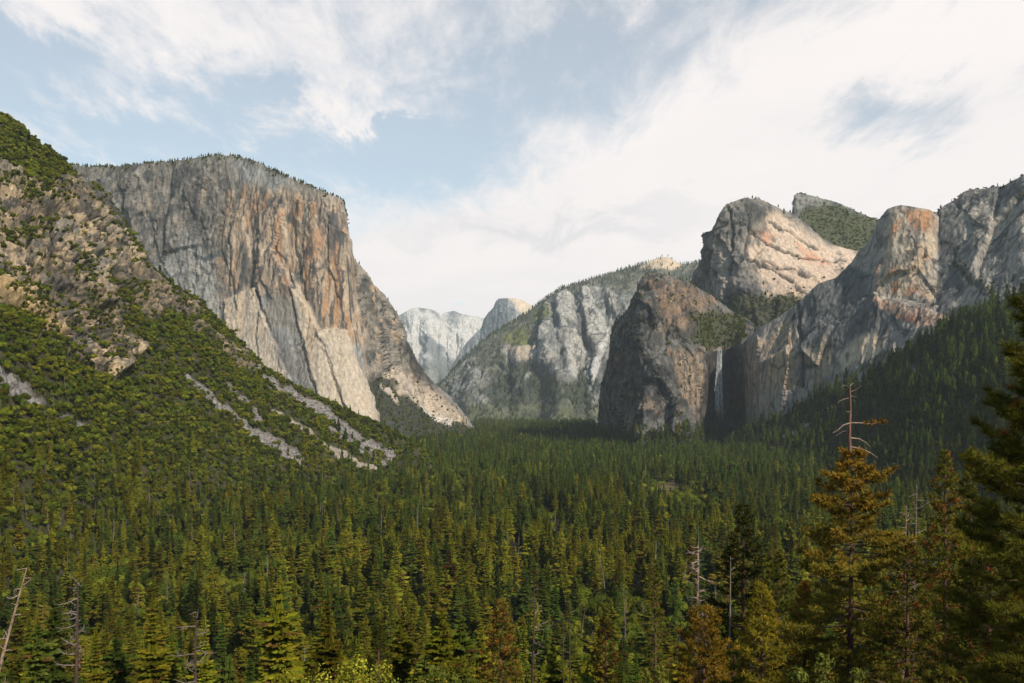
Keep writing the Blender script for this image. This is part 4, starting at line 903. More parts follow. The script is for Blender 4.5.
for k in range(8):
    tk, br = snag(600 + k, 20.0, GREYWOOD if k % 2 == 0 else np.array((.14, .10, .075)), (26, 16, 34, 8)[k % 4], 1.0, 1.2, .34, 0, 5)
    snag_m.append(join((tk, None), *[(b, None) for b in br]).mesh('snag', [M_BARK]))

nC, nO = len(CP), len(OP)
vC, vO, vS = vis[:nC], vis[nC:nC + nO], vis[nC + nO:]
selC = np.argsort(-vC)[:286]; selO = np.argsort(-vO)[:290]; selS = np.argsort(-vS)[:230]; selS = selS[vS[selS] > 2]
cK = colour_of(CP, 301); oK = RNG.integers(0, 6, nO)
def where_text(P):
    x = 512 + P[0] / P[1] * FPX; y = HOR - (P[2] - ZC) / P[1] * FPX
    if x < 330 and P[1] > np.interp(x, [0, 100, 200, 300], [560, 750, 1000, 1300]): return 'on the left talus hill'
    if x < 200: return 'below the left talus hill'
    if x < 400: return 'below the great pale cliff'
    if x < 560: return 'below the gap at the valley head'
    if x < 720: return 'below the waterfall buttress'
    if x < 880: return 'below the long grey wall'
    return 'on the right edge of the forest'
def row_text(P):
    y = HOR - (P[2] - ZC) / P[1] * FPX
    return 'nearest rows' if y > 640 else ('middle rows' if y > 560 else 'farther rows')
CN, SN = ('dark green', 'olive green', 'rusty brown-green'), ('slender dense', 'broad layered', 'ragged gappy', 'narrow spire-topped')
for i in selC:
    si = int(RNG.integers(0, 4)); ci = int(cK[i]); P = CP[i]; s = CH[i] / 30.0
    t = bpy.data.objects.new('conifer_tree', None); COL.objects.link(t); t.empty_display_size = 1
    t.location = P; t.scale = (s * RNG.uniform(.9, 1.25), s * RNG.uniform(.9, 1.25), s); t.rotation_euler = (RNG.normal(0, .02), RNG.normal(0, .02), RNG.uniform(0, 6.28))
    t['label'] = '%s %s conifer in the %s %s' % (SN[si], CN[ci], row_text(P), where_text(P)); t['category'] = 'conifer'
    t['group'] = '%s %s conifers of the %s %s' % (SN[si], CN[ci], row_text(P), where_text(P))
    link('crown', near_m[si, ci][0], t); link('trunk', near_m[si, ci][1], t)
OC = ('bright green', 'deep green', 'yellowish green')
for i in selO:
    k = int(oK[i]); P = OP[i]; s = OH[i] / 7.0
    nm = '%s rounded oak scrub in the %s %s' % (OC[k % 3], row_text(P), where_text(P))
    o = link('oak_tree', oak_near[k], None, nm, 'oak', nm.replace('oak scrub', 'oaks'), loc=P)
    o.scale = (s * RNG.uniform(.9, 1.3), s * RNG.uniform(.9, 1.3), s * RNG.uniform(.8, 1.05)); o.rotation_euler = (0, 0, RNG.uniform(0, 6.28))
for i in selS:
    k = int(RNG.integers(0, 8)); P = SP[i]; s = SH[i] / 20.0
    nm = 'bare %s dead tree standing in the %s %s' % (('grey', 'brown')[k % 2], row_text(P), where_text(P))
    o = link('dead_tree', snag_m[k], None, nm, 'dead tree', nm.replace('dead tree standing', 'dead trees'), loc=P)
    o.scale = (s, s, s); o.rotation_euler = (RNG.normal(0, .04), RNG.normal(0, .04), RNG.uniform(0, 6.28))

def scatter_object(name, P, H, var, ref, coll, label, cat, fat=(.95, 1.4)):
    me = bpy.data.meshes.new(name); me.vertices.add(len(P)); me.vertices.foreach_set('co', np.ascontiguousarray(P, np.float32).ravel())
    s = H / ref; wd = np.where((H < 17) & (ref > 20), 1.5, 1.0); S = np.stack([s * wd * RNG.uniform(*fat, len(P)), s * wd * RNG.uniform(*fat, len(P)), s], 1).astype(np.float32)
    Ro = np.stack([RNG.normal(0, .025, len(P)), RNG.normal(0, .025, len(P)), RNG.uniform(0, 6.28, len(P))], 1).astype(np.float32)
    a = me.attributes.new('size', 'FLOAT_VECTOR', 'POINT'); a.data.foreach_set('vector', S.ravel())
    a = me.attributes.new('turn', 'FLOAT_VECTOR', 'POINT'); a.data.foreach_set('vector', Ro.ravel())
    a = me.attributes.new('variant', 'INT', 'POINT'); a.data.foreach_set('value', var.astype(np.int32))
    o = link(name, me, label=label, cat=cat, kind='stuff')
    ng = bpy.data.node_groups.new(name, 'GeometryNodeTree'); ng.is_modifier = True
    ng.interface.new_socket('Geometry', in_out='INPUT', socket_type='NodeSocketGeometry'); ng.interface.new_socket('Geometry', in_out='OUTPUT', socket_type='NodeSocketGeometry')
    N, L = ng.nodes, ng.links
    gi, go, io, ci = N.new('NodeGroupInput'), N.new('NodeGroupOutput'), N.new('GeometryNodeInstanceOnPoints'), N.new('GeometryNodeCollectionInfo')
    ci.inputs['Collection'].default_value = coll; ci.inputs['Separate Children'].default_value = True; ci.inputs['Reset Children'].default_value = True
    io.inputs['Pick Instance'].default_value = True
    def na(n, t):
        x = N.new('GeometryNodeInputNamedAttribute'); x.data_type = t; x.inputs['Name'].default_value = n; return x.outputs['Attribute']
    e2r = N.new('FunctionNodeEulerToRotation')
    L.new(gi.outputs[0], io.inputs['Points']); L.new(ci.outputs[0], io.inputs['Instance']); L.new(na('variant', 'INT'), io.inputs['Instance Index'])
    L.new(na('turn', 'FLOAT_VECTOR'), e2r.inputs[0]); L.new(e2r.outputs[0], io.inputs['Rotation']); L.new(na('size', 'FLOAT_VECTOR'), io.inputs['Scale']); L.new(io.outputs[0], go.inputs[0])
    o.modifiers.new('plants', 'NODES').node_group = ng
    return o
rest = np.ones(nC, bool); rest[selC] = False
lodn = (CP[:, 1] < 1500).astype(int)
scatter_object('forest', CP[rest], CH[rest], (lodn * 12 + RNG.integers(0, 4, nC) * 3 + cK)[rest], 30.0, pcol, 'far reaching dense conifer forest covering the valley floor and ledges', 'forest')
rest = np.ones(nO, bool); rest[selO] = False
scatter_object('shrubbery', OP[rest], OH[rest], oK[rest], 7.0, ocol, 'mass of green oak scrub over the hillsides and ledges', 'shrubs', (.9, 1.35))
print('plants', nC, nO, len(SP), 'picked', len(selC), len(selO), len(selS), 'min vis', vC[selC[-1]], vO[selO[-1]])
# ================================================================== foreground trees, each one of its own
def needles(mb, C, D, n, ln, w, col, rng, spread=.95):
    """needle tufts: n blades round each centre C pointing along D"""
    m = len(C)
    if not m: return
    R_ = rng.normal(size=(m, n, 3)); R_ /= np.linalg.norm(R_, axis=2, keepdims=True)
    d = D[:, None] * .75 + R_ * spread; d /= np.linalg.norm(d, axis=2, keepdims=True)
    sd = np.cross(d, rng.normal(size=(m, n, 3))); sd /= np.maximum(np.linalg.norm(sd, axis=2, keepdims=True), 1e-6)
    l = ln * rng.uniform(.65, 1.15, (m, n, 1)); c = C[:, None] + d * .02
    V = np.stack([c - sd * w, c + sd * w, c + d * l + sd * w * .35, c + d * l - sd * w * .35], 2).reshape(-1, 3)
    cc = (col[:, None] * rng.uniform(.75, 1.3, (m, n, 1))).reshape(-1, 3)
    mb.add(V, np.repeat(cc, 4, 0), Q=np.arange(m * n * 4).reshape(-1, 4))

def pine(seed, h, r, cb, nb, prof, colf, tuft=11, ln=.42, w=.035, dens=2.4, rise=(-.25, .7), gap=.1, upturn=.28):
    rng = np.random.default_rng(seed); tk, cr, lm = MB(), MB(), MB()
    tp = trunk_path(h, 16, .16, rng); R0 = .011 * h + .12
    tk.tube(tp, np.linspace(R0, .04, 16), REDBARK * .8 * rng.uniform(.7, 1.3, (16 * 9, 1)), 9)
    C, D, K = [], [], []
    for i in range(nb):
        t = ((i + rng.uniform(-.5, .5)) / nb); t = min(max(t, 0), .99); z = cb * h + (h - cb * h) * t
        if rng.random() < gap: continue
        az = i * 2.39996 + rng.uniform(-.5, .5); L = r * prof(t) * rng.uniform(.6, 1.12) + .25
        el = rise[0] * (1 - t) + rise[1] * t + rng.uniform(-.15, .15)
        d = np.array([math.cos(az), math.sin(az), el]); d /= np.linalg.norm(d)
        o = np.array([np.interp(z, tp[:, 2], tp[:, 0]), np.interp(z, tp[:, 2], tp[:, 1]), z]); n = 8; P = [o]; T = []
        for q in range(n):
            d = d + rng.normal(0, .06, 3) + np.array([0, 0, (-.05 if q < 3 else upturn * .35)]); d /= np.linalg.norm(d); P.append(P[-1] + d * L / n); T.append(d)
        P = np.array(P); rb = .012 * L + .02
        lm.tube(P, np.linspace(rb, .012, n + 1), BARK * rng.uniform(.7, 1.2), 4)
        tone = rng.uniform(.75, 1.25)
        nt = int(L * dens) + 2
        for q in range(nt):
            s = .3 + .7 * (q + rng.random()) / nt; f = s * n; j = min(int(f), n - 1); p0 = P[j] + (P[j + 1] - P[j]) * (f - j); td = T[j]
            sg = 1 if q % 2 else -1; side = np.cross(td, [0, 0, 1]); side /= max(np.linalg.norm(side), 1e-6)
            dd = td * rng.uniform(.4, .9) + side * sg * rng.uniform(.3, 1.0) + np.array([0, 0, rng.uniform(-.2, .5)]); dd /= np.linalg.norm(dd)
            l2 = (.2 + .3 * L * (1.15 - s)) * rng.uniform(.6, 1.2); p1 = p0 + dd * l2
            lm.tube([p0, p0 + dd * l2 * .5 + [0, 0, .03], p1], [.016, .012, .007], BARK, 3)
            for g in (np.linspace(.35, 1, max(2, int(l2 / (ln * .55))))):
                C.append(p0 + dd * l2 * g); D.append(dd * .8 + np.array([0, 0, .35])); K.append((t, s, tone))
        C.append(P[-1]); D.append(T[-1]); K.append((t, 1, tone))
    C.append(tp[-1]); D.append(np.array([0, 0, 1.])); K.append((1, 1, 1))
    C, D, K = np.array(C), np.array(D), np.array(K)
    col = colf(C, K, rng)
    needles(cr, C, D, tuft, ln, w, col, rng)
    return tk, cr, lm

def mixcol(a, b, f): return np.asarray(a) * (1 - f[:, None]) + np.asarray(b) * f[:, None]
NEEDLE, NEEDLE_Y, NEEDLE_O, CONE = (.068, .084, .013), (.15, .14, .016), (.25, .155, .017), (.19, .075, .02)
def col_plain(base, cones=0.0, yel=.3):
    def f(C, K, rng):
        c = mixcol(base, NEEDLE_Y, np.clip(rng.normal(yel, .2, len(C)), 0, 1)) * K[:, 2:3]
        o = rng.random(len(C)) < cones
        c[o] = np.array(CONE) * rng.uniform(.6, 1.4, (o.sum(), 1)); return c
    return f
def col_orange(amt, fall):
    def f(C, K, rng):
        k = np.clip(amt * (K[:, 0] ** fall) + rng.normal(0, .18, len(C)), 0, 1)
        c = mixcol(mixcol(NEEDLE, NEEDLE_Y, np.clip(rng.normal(.45, .25, len(C)), 0, 1)), NEEDLE_O, k)
        return c * K[:, 2:3]
    return f

def place(px, top_py, Y):
    X = (px - 512) / FPX * Y; zb = float(ground_z(np.array([X]), np.array([Y]))[0]) - .3
    return (X, Y, zb), ZC + (HOR - top_py) / FPX * Y - zb

def add_pine(px, top_py, Y, r, cb, nb, prof, colf, label, name='pine_tree', seed=1, **kw):
    loc, h = place(px, top_py, Y)
    tk, cr, lm = pine(seed, h, r, cb, nb, prof, colf, **kw)
    t = bpy.data.objects.new(name, None); COL.objects.link(t); t.location = loc; t['label'] = label; t['category'] = 'pine'
    link('trunk', tk.mesh('trunk', [M_BARK], True), t)
    c = link('crown', cr.mesh('crown', [M_LEAF]), t)
    link('limbs', lm.mesh('limbs', [M_BARK]), c)
    return t, h

# tall orange-tinged pine with a bare dead top
loc, hfull = place(850, 383, 105); hl = hfull - (455 - 383) / FPX * 105
t, h = add_pine(850, 452, 105, 11.8, .12, 215, lambda t: (1 - t) ** .42 * (.74 + .26 * math.sin(t * 31)), col_orange(.75, 2.8), 'tall pine with orange tinged crown and bare dead top', seed=21, tuft=15, ln=.6, w=.05, dens=1.7, rise=(-.3, .3), gap=.15)
dt = MB(); zz = np.linspace(h - 1.5, hfull - .4, 9); dt.tube(np.stack([.05 * np.sin(zz), .05 * np.cos(zz), zz], 1), np.linspace(.22, .10, 9), np.array((.17, .09, .065)), 7)
top_o = link('dead_top', dt.mesh('dead_top', [M_BARK], True), t)
def dead_branch(parent, pts, r, col=PALEWOOD):
    b = MB(); b.tube(pts, np.linspace(r, r * .3, len(pts)), col, 4); return link('branch', b.mesh('branch', [M_BARK], True), parent)
PALETOP = np.array((.27, .20, .155))
k105 = 105 / FPX
def bp(*q):      # branch drawn in metres from the trunk: (sideways px, row, depth m)
    return [np.array([(a - 848) * k105, dd, ZC + (HOR - b) * k105 - loc[2]]) for a, b, dd in q]
for q, r_ in (((848, 386, 0), (852, 383, .3), (850, 387, .6), (844, 385, .7), (841, 387, .8)), .05), (((848, 392, 0), (853, 390, -.2), (858, 386, -.4)), .05), (((848, 398, 0), (843, 399, .2), (838, 401, .1), (836, 403, .1)), .06), (((848, 396, 0), (856, 397, .3)), .04), \
             (((848, 412, 0), (843, 411, -.2)), .04), (((849, 423, 0), (858, 423, -.3), (868, 424, -.6), (876, 422, -.8)), .09), (((848, 423, 0), (840, 425, -.4), (834, 430, -.6), (829, 433, -.5)), .09), (((849, 438, 0), (858, 439, .2), (866, 443, .5), (870, 447, .6)), .08), \
             (((849, 447, 0), (858, 449, -.5), (865, 452, -.8), (872, 457, -1)), .09), (((848, 430, 0), (842, 432, .5), (836, 436, .7)), .06), (((848, 446, 0), (842, 452, .3), (838, 460, .5)), .06):
    dead_branch(t, bp(*q), r_ * 1.25, PALETOP)
tf = MB(); rr = np.random.default_rng(5); cc_ = np.array(bp(*[(862 + 2.4 * i, 423 - .3 * i + (i % 3), -.5) for i in range(9)])); needles(tf, cc_, np.tile([.3, 0, .6], (9, 1)), 14, .5, .06, np.tile(NEEDLE_O, (9, 1)), rr); link('live_tuft', tf.mesh('live_tuft', [M_LEAF]), t)

conic = lambda t: (1 - t) ** .8 * (.85 + .15 * math.sin(t * 31))
add_pine(1056, 262, 52, 7.6, .05, 230, lambda t: (1 - t) ** .62 + .05, col_plain((.125, .135, .02), .04, .5), 'large dark green pine with bushy needle tufts at the right edge, nearest of all', seed=31, tuft=34, ln=.44, w=.017, dens=1.75, rise=(-.3, .8), gap=.08)
add_pine(945, 452, 125, 9.2, .1, 210, conic, col_plain((.085, .095, .013), .3, .5), 'tall green pine dotted with many orange cones, second from the right edge', seed=32, tuft=8, ln=.55, w=.06, dens=1.8, gap=.1)
add_pine(972, 448, 165, 9.5, .1, 150, conic, col_plain((.10, .115, .014), .03, .55), 'yellow-green pine half hidden behind the orange-coned pine', seed=33, tuft=8, ln=.7, w=.08, dens=1.4)
add_pine(742, 505, 122, 10.5, .12, 210, lambda t: (1 - t) ** .72 * (.8 + .2 * math.sin(t * 27)), col_plain((.034, .046, .011), .02, .25), 'tall dark layered pine behind the bare leaning snag', seed=34, tuft=8, ln=.5, w=.055, dens=1.7, rise=(-.2, .35), gap=.2)
add_pine(780, 553, 140, 8.2, .1, 160, lambda t: (1 - t) ** .85, col_plain((.04, .056, .011), .05, .4), 'olive green pine beside the dark layered pine', seed=35, tuft=8, ln=.55, w=.06, dens=1.7, gap=.12)
add_pine(762, 586, 98, 6.6, .08, 160, lambda t: (1 - t) ** .75, col_orange(.75, .3), 'pine with orange-brown needles and upturned tips in front of the dark layered pine', seed=36, tuft=10, ln=.45, w=.04, dens=2.2, gap=.1)
add_pine(703, 612, 95, 5.6, .05, 150, lambda t: (1 - t) ** .45, col_orange(.9, .25), 'bushy orange-brown pine below the pale branched snag', seed=37, tuft=10, ln=.45, w=.04, dens=2.3)
add_pine(806, 583, 112, 4.8, .08, 150, lambda t: (1 - t) ** .7, col_orange(.7, .4), 'narrow orange-tipped pine left of the dead-topped pine', seed=38, tuft=10, ln=.5, w=.045, dens=2.1)
add_pine(737, 655, 64, 1.9, .03, 60, lambda t: (1 - t) ** .6, col_plain((.026, .044, .010), 0, .1), 'small dark green young pine below the bare leaning snag', seed=39, tuft=12, ln=.4, w=.026, dens=3)
add_pine(500, 601, 122, 5.2, .06, 150, lambda t: (1 - t) ** .7, col_plain((.045, .05, .011), .42, .35), 'rust red coned pine at the lower middle of the forest', seed=40, tuft=9, ln=.5, w=.05, dens=2.1, gap=.05)
add_pine(905, 545, 96, 6.6, .05, 160, lambda t: (1 - t) ** .6, col_plain((.038, .048, .010), .08, .35), 'dark green pine crowded between the dead-topped and orange-coned pines', seed=41, tuft=9, ln=.45, w=.045, dens=2)
add_pine(988, 520, 82, 7.2, .05, 170, lambda t: (1 - t) ** .6, col_plain((.03, .04, .009), .05, .2), 'dark pine under the large right-edge pine', seed=42, tuft=9, ln=.45, w=.04, dens=2)
add_pine(378, 620, 150, 6.6, .08, 130, conic, col_plain((.045, .055, .011), .06, .4), 'olive pine rising behind the yellow-green bush left of the middle', seed=43, tuft=8, ln=.55, w=.06, dens=1.7)
add_pine(655, 560, 190, 7.4, .1, 130, conic, col_plain((.034, .046, .011), .02, .3), 'dark slim pine left of the pale branched snag', seed=44, tuft=7, ln=.6, w=.075, dens=1.5)
add_pine(606, 612, 150, 6.2, .08, 120, conic, col_plain((.045, .05, .011), .25, .35), 'dull brownish pine between the rust pine and the pale snag', seed=45, tuft=8, ln=.55, w=.06, dens=1.7)

# leafy bushes along the bottom
def add_bush(px, top_py, Y, wide, label, col, seed):
    loc, h = place(px, top_py, Y)
    rng = np.random.default_rng(seed); lv_, st = MB(), MB()
    nl = 26; cen = np.stack([rng.normal(0, .42 * wide, nl), rng.normal(0, .42 * wide, nl), h * rng.uniform(.55, .9, nl)], 1); cen[:, 2] -= .18 * np.hypot(cen[:, 0], cen[:, 1]); rad = rng.uniform(.5, 1.1, nl) * wide * .26
    cen[:2, :2] *= .3; cen[:2, 2] = h - rad[:2]
    for c0 in cen: st.tube([(0, 0, -.3), (c0[0] * .25, c0[1] * .25, h * .35), c0], [.16, .09, .03], BARK, 5)
    n = 5200; u = rng.normal(size=(n, 3)); u /= np.linalg.norm(u, axis=1, keepdims=True); k = rng.integers(0, nl, n)
    P = cen[k] + u * (rad[k] * rng.uniform(.35, 1.15, n))[:, None]
    nr = u + rng.normal(0, .7, (n, 3)); nr /= np.linalg.norm(nr, axis=1, keepdims=True)
    a = np.cross(nr, rng.normal(size=(n, 3))); a /= np.linalg.norm(a, axis=1, keepdims=True); b = np.cross(nr, a); s = rng.uniform(.07, .17, n)[:, None]
    V = np.stack([P - a * s, P + b * s * .6, P + a * s, P - b * s * .6], 1).reshape(-1, 3)
    cc = np.array(col) * (rng.uniform(.75, 1.3, nl)[k] * rng.uniform(.6, 1.4, n))[:, None]
    cc[rng.random(n) < .06] = np.array((.19, .11, .015))
    lv_.add(V, np.repeat(cc, 4, 0), Q=np.arange(4 * n).reshape(n, 4))
    t = bpy.data.objects.new('leafy_bush', None); COL.objects.link(t); t.location = loc; t['label'] = label; t['category'] = 'bush'
    link('stem', st.mesh('stem', [M_BARK], True), t); link('crown', lv_.mesh('crown', [M_LEAF]), t)
YG = (.19, .18, .02)
add_bush(352, 654, 80, 5.4, 'yellow-green leafy bush at the bottom, left of the middle', YG, 1)
add_bush(466, 656, 80, 4.6, 'yellow-green leafy bush in front of the rust red coned pine', YG, 2)
add_bush(654, 668, 86, 2.6, 'small yellow-green bush below the bushy orange-brown pine', (.11, .12, .018), 3)
add_bush(825, 652, 78, 3.4, 'green leafy bush at the foot of the narrow orange-tipped pine', (.085, .10, .018), 4)
add_bush(432, 666, 76, 3.0, 'dull green leafy bush left of the rust red coned pine', (.10, .105, .017), 6)
add_bush(312, 668, 84, 3.0, 'low green leafy bush left of the widest yellow-green bush', (.10, .11, .018), 7)
add_bush(590, 672, 88, 2.6, 'low green bush at the bottom right of the lower middle snags', (.075, .085, .014), 5)

# bare dead trees near the viewpoint
def add_snag(px, top_py, Y, label, seed, nb=22, big=1.0, top=1.0, r0=.3, col=GREYWOOD, lean=0., extra=()):
    loc, h = place(px, top_py, Y)
    tk, br = snag(seed, h, col, nb, big, top, r0, lean, 8)
    loc = (loc[0] - lean * h, loc[1], loc[2])
    t = bpy.data.objects.new('dead_tree', None); COL.objects.link(t); t.location = loc; t['label'] = label; t['category'] = 'dead tree'
    link('trunk', tk.mesh('trunk', [M_BARK], True), t)
    for b in br: link('branch', b.mesh('branch', [M_BARK], True), t)
    return t, h, loc
RB = np.array((.20, .125, .09)); DB = np.array((.075, .045, .035))
add_snag(33, 567, 100, 'leaning reddish dead tree with broken forked top at the left edge', 71, 26, .8, 1.0, .36, np.array((.30, .20, .15)), .30)
add_snag(73, 578, 110, 'upright dark dead tree with pale crooked branches near the left edge', 72, 24, 1.2, .6, .40, DB)
add_snag(197, 612, 105, 'dark dead tree with long pale drooping branches, third from the left edge', 73, 15, 1.6, .55, .36, DB)
add_snag(693, 545, 132, 'pale dead tree thick with short bare branches above the orange pines', 74, 54, .9, .62, .46, np.array((.36, .24, .18)))
add_snag(734, 556, 103, 'thin bare leaning snag in front of the dark layered pine', 75, 12, .4, .8, .27, np.array((.17, .13, .11)), .035)
add_snag(530, 588, 110, 'dark bare snag with two curved pale branches right of the rust pine', 76, 9, 1.5, .5, .3, DB)
add_snag(655, 540, 690, 'straight pale pole-like snag standing in the valley left of the branched snag', 77, 3, .3, .6, .8, np.array((.36, .31, .26)))
add_snag(700, 526, 640, 'pale broken snag standing just behind the branched snag', 78, 6, .5, .6, .7, GREYWOOD)
add_snag(900, 505, 120, 'reddish bare snag with short branches between the two tall pines', 79, 34, .8, .8, .32, np.array((.24, .14, .105)))
add_snag(913, 486, 140, 'thin bare snag beside the reddish bare snag', 80, 30, .7, .8, .28, np.array((.20, .14, .12)))
add_snag(573, 600, 115, 'slim dark snag right of the two-branched snag', 81, 8, .6, .6, .16, DB)
add_snag(561, 612, 118, 'short dark snag between the two-branched snag and the slim snag', 82, 8, .5, .6, .14, DB)

# ---- the waterfall: many falling strands
wf = MB(); rng = np.random.default_rng(9)
for k in range(46):
    x0 = rng.normal(719.6, 1.3); x1 = 718.6 + (x0 - 719.6) * 2.1 + rng.normal(0, 1.2); ya, yb = rng.uniform(349, 362), rng.uniform(372, 419)
    if k < 14: ya = 349.5; yb = rng.uniform(395, 420)
    ts = np.linspace(0, 1, 12); Yd = 2700 - 28 * np.sqrt(ts) + rng.uniform(-6, 6)
    P = [at(x0 + (x1 - x0) * q ** 1.5 + rng.normal(0, .12), ya + (yb - ya) * q, y_) for q, y_ in zip(ts, Yd)]
    wf.tube(P, rng.uniform(.45, 1.0) * (.6 + 1.1 * np.sin(ts * 3.1)) + .15, (.62, .64, .66), 6)
def mat_water():
    m, nt, N, L = _nodes('falling_water')
    out = N.new('ShaderNodeOutputMaterial'); d = N.new('ShaderNodeBsdfDiffuse'); t = N.new('ShaderNodeBsdfTransparent'); x = N.new('ShaderNodeMixShader')
    tc = N.new('ShaderNodeTexCoord'); mp = N.new('ShaderNodeMapping'); mp.inputs['Scale'].default_value = (.6, .6, .05); n = N.new('ShaderNodeTexNoise'); n.inputs['Scale'].default_value = 1; n.inputs['Detail'].default_value = 4
    mr = N.new('ShaderNodeMapRange'); mr.inputs['From Min'].default_value = .35; mr.inputs['From Max'].default_value = .7; mr.inputs['To Min'].default_value = .0; mr.inputs['To Max'].default_value = .5
    d.inputs[0].default_value = (.62, .64, .66, 1)
    L.new(tc.outputs['Object'], mp.inputs[0]); L.new(mp.outputs[0], n.inputs['Vector']); L.new(n.outputs['Fac'], mr.inputs['Value']); L.new(mr.outputs[0], x.inputs[0]); L.new(t.outputs[0], x.inputs[1]); L.new(d.outputs[0], x.inputs[2]); L.new(x.outputs[0], out.inputs[0])
    return m
link('waterfall', wf.mesh('waterfall', [mat_water()], True), label='thin white waterfall dropping down a dark cleft in the cliff', cat='waterfall', kind='structure')

# ================================================================== sky, haze, sun, camera
w = bpy.data.worlds.new('World'); scene.world = w; w.use_nodes = True
nt = w.node_tree; N, L = nt.nodes, nt.links; N.clear()
SKY_STRENGTH, CLOUD_GAIN = .125, 1.04
sky = N.new('ShaderNodeTexSky'); sky.sky_type = 'NISHITA'; sky.sun_disc = False
sky.sun_elevation = math.asin(SUN.z); sky.sun_rotation = math.atan2(SUN.x, SUN.y); sky.air_density = 1.0; sky.dust_density = 1.2; sky.ozone_density = .4; sky.altitude = 1300
def math_n(op, a, b=None, c=None, clamp=False):
    n = N.new('ShaderNodeMath'); n.operation = op; n.use_clamp = clamp
    for i, v in enumerate((a, b, c)):
        if v is None: continue
        if isinstance(v, (int, float)): n.inputs[i].default_value = v
        else: L.new(v, n.inputs[i])
    return n.outputs[0]
tc = N.new('ShaderNodeTexCoord'); sx = N.new('ShaderNodeSeparateXYZ'); L.new(tc.outputs['Generated'], sx.inputs[0])
AZ = math_n('ARCTAN2', sx.outputs[0], sx.outputs[1]); EL = math_n('ARCSINE', sx.outputs[2])
def azel(px, py):
    a = math.atan((px - 512) / FPX); return a, math.atan((HOR - py) / FPX * math.cos(a))
# clouds live on a flat layer high above the valley, so the wisps foreshorten toward the horizon
zz = math_n('ADD', math_n('MAXIMUM', sx.outputs[2], 0.0), .10)
lx, ly = math_n('DIVIDE', sx.outputs[0], zz), math_n('DIVIDE', sx.outputs[1], zz)
lay = N.new('ShaderNodeCombineXYZ'); L.new(lx, lay.inputs[0]); L.new(ly, lay.inputs[1])
def cloud_noise(rot, sc, scale, detail, rough, dist=0.0, off=(0, 0, 0)):
    mp = N.new('ShaderNodeMapping'); mp.inputs['Rotation'].default_value = (0, 0, rot); mp.inputs['Scale'].default_value = sc; mp.inputs['Location'].default_value = off
    n = N.new('ShaderNodeTexNoise'); n.inputs['Scale'].default_value = scale; n.inputs['Detail'].default_value = detail; n.inputs['Roughness'].default_value = rough; n.inputs['Distortion'].default_value = dist
    L.new(lay.outputs[0], mp.inputs[0]); L.new(mp.outputs[0], n.inputs['Vector']); return n.outputs['Fac']
wisp = cloud_noise(.55, (1, .42, 1), 2.6, 12, .66, .5)
fine = cloud_noise(.85, (1, .36, 1), 8.5, 10, .66, .4, (3, 1, 0))
puff = cloud_noise(.1, (1, 1, 1), 1.4, 7, .55, .2, (7, 2, 0))
# bend the cloud bank outlines
wob = math_n('MULTIPLY', math_n('SUBTRACT', puff, .5), .22); wob2 = math_n('MULTIPLY', math_n('SUBTRACT', wisp, .5), .20)
AZW, ELW = math_n('ADD', AZ, wob), math_n('ADD', EL, wob2)
def bank(px, py, rx, ry, rot):
    """soft elliptical bank of cloud at a compass bearing and height"""
    a, e = azel(px, py); c, s = math.cos(rot), math.sin(rot)
    da, de = math_n('SUBTRACT', AZW, a), math_n('SUBTRACT', ELW, e)
    u = math_n('ADD', math_n('MULTIPLY', da, c * FPX / rx), math_n('MULTIPLY', de, s * FPX / rx))
    v = math_n('ADD', math_n('MULTIPLY', da, -s * FPX / ry), math_n('MULTIPLY', de, c * FPX / ry))
    d = math_n('ADD', math_n('MULTIPLY', u, u), math_n('MULTIPLY', v, v))
    return math_n('EXPONENT', math_n('MULTIPLY', d, -1.0))
cov = None
for wgt, args in ((.62, (690, 165, 300, 58, .36)), (.45, (880, 30, 190, 52, .35)), (.85, (560, 280, 420, 62, .05)), (.52, (200, 50, 240, 46, -.2)), (.22, (500, 30, 240, 40, -.1)), (.42, (60, 130, 80, 9, -.1)), (.8, (900, 190, 170, 30, -.1)), (.6, (1010, 130, 50, 60, 0)),
                  (-.55, (390, 140, 110, 40, -.25)), (-.25, (600, 40, 120, 26, .25)), (-.3, (40, 55, 60, 16, .3)), (-.40, (140, 140, 170, 26, 0)), (-.24, (880, 112, 120, 34, .35)), (-.22, (560, 90, 120, 22, .2)), (.30, (370, 108, 60, 8, -.1))):
    b = math_n('MULTIPLY', bank(*args), wgt); cov = b if cov is None else math_n('ADD', cov, b)
dn = math_n('ADD', cov, math_n('MULTIPLY', math_n('SUBTRACT', wisp, .5), 1.5)); dn = math_n('ADD', dn, math_n('MULTIPLY', math_n('SUBTRACT', fine, .5), 1.2)); dn = math_n('ADD', dn, .22)
mr = N.new('ShaderNodeMapRange'); mr.interpolation_type = 'SMOOTHSTEP'; mr.inputs['From Min'].default_value = .0; mr.inputs['From Max'].default_value = .82; mr.inputs['To Min'].default_value = .36; mr.inputs['To Max'].default_value = .97; L.new(dn, mr.inputs['Value'])
east = N.new('ShaderNodeMapRange'); east.interpolation_type = 'SMOOTHSTEP'; east.inputs['From Min'].default_value = -.1; east.inputs['From Max'].default_value = .7; east.inputs['To Min'].default_value = .12; L.new(sx.outputs[1], east.inputs['Value'])     # unseen sky overhead and behind is cleared to lower the fill light
up = math_n('MULTIPLY', math_n('MULTIPLY', mr.outputs[0], east.outputs[0]), math_n('MULTIPLY', math_n('ADD', sx.outputs[2], .06), 14, clamp=True))
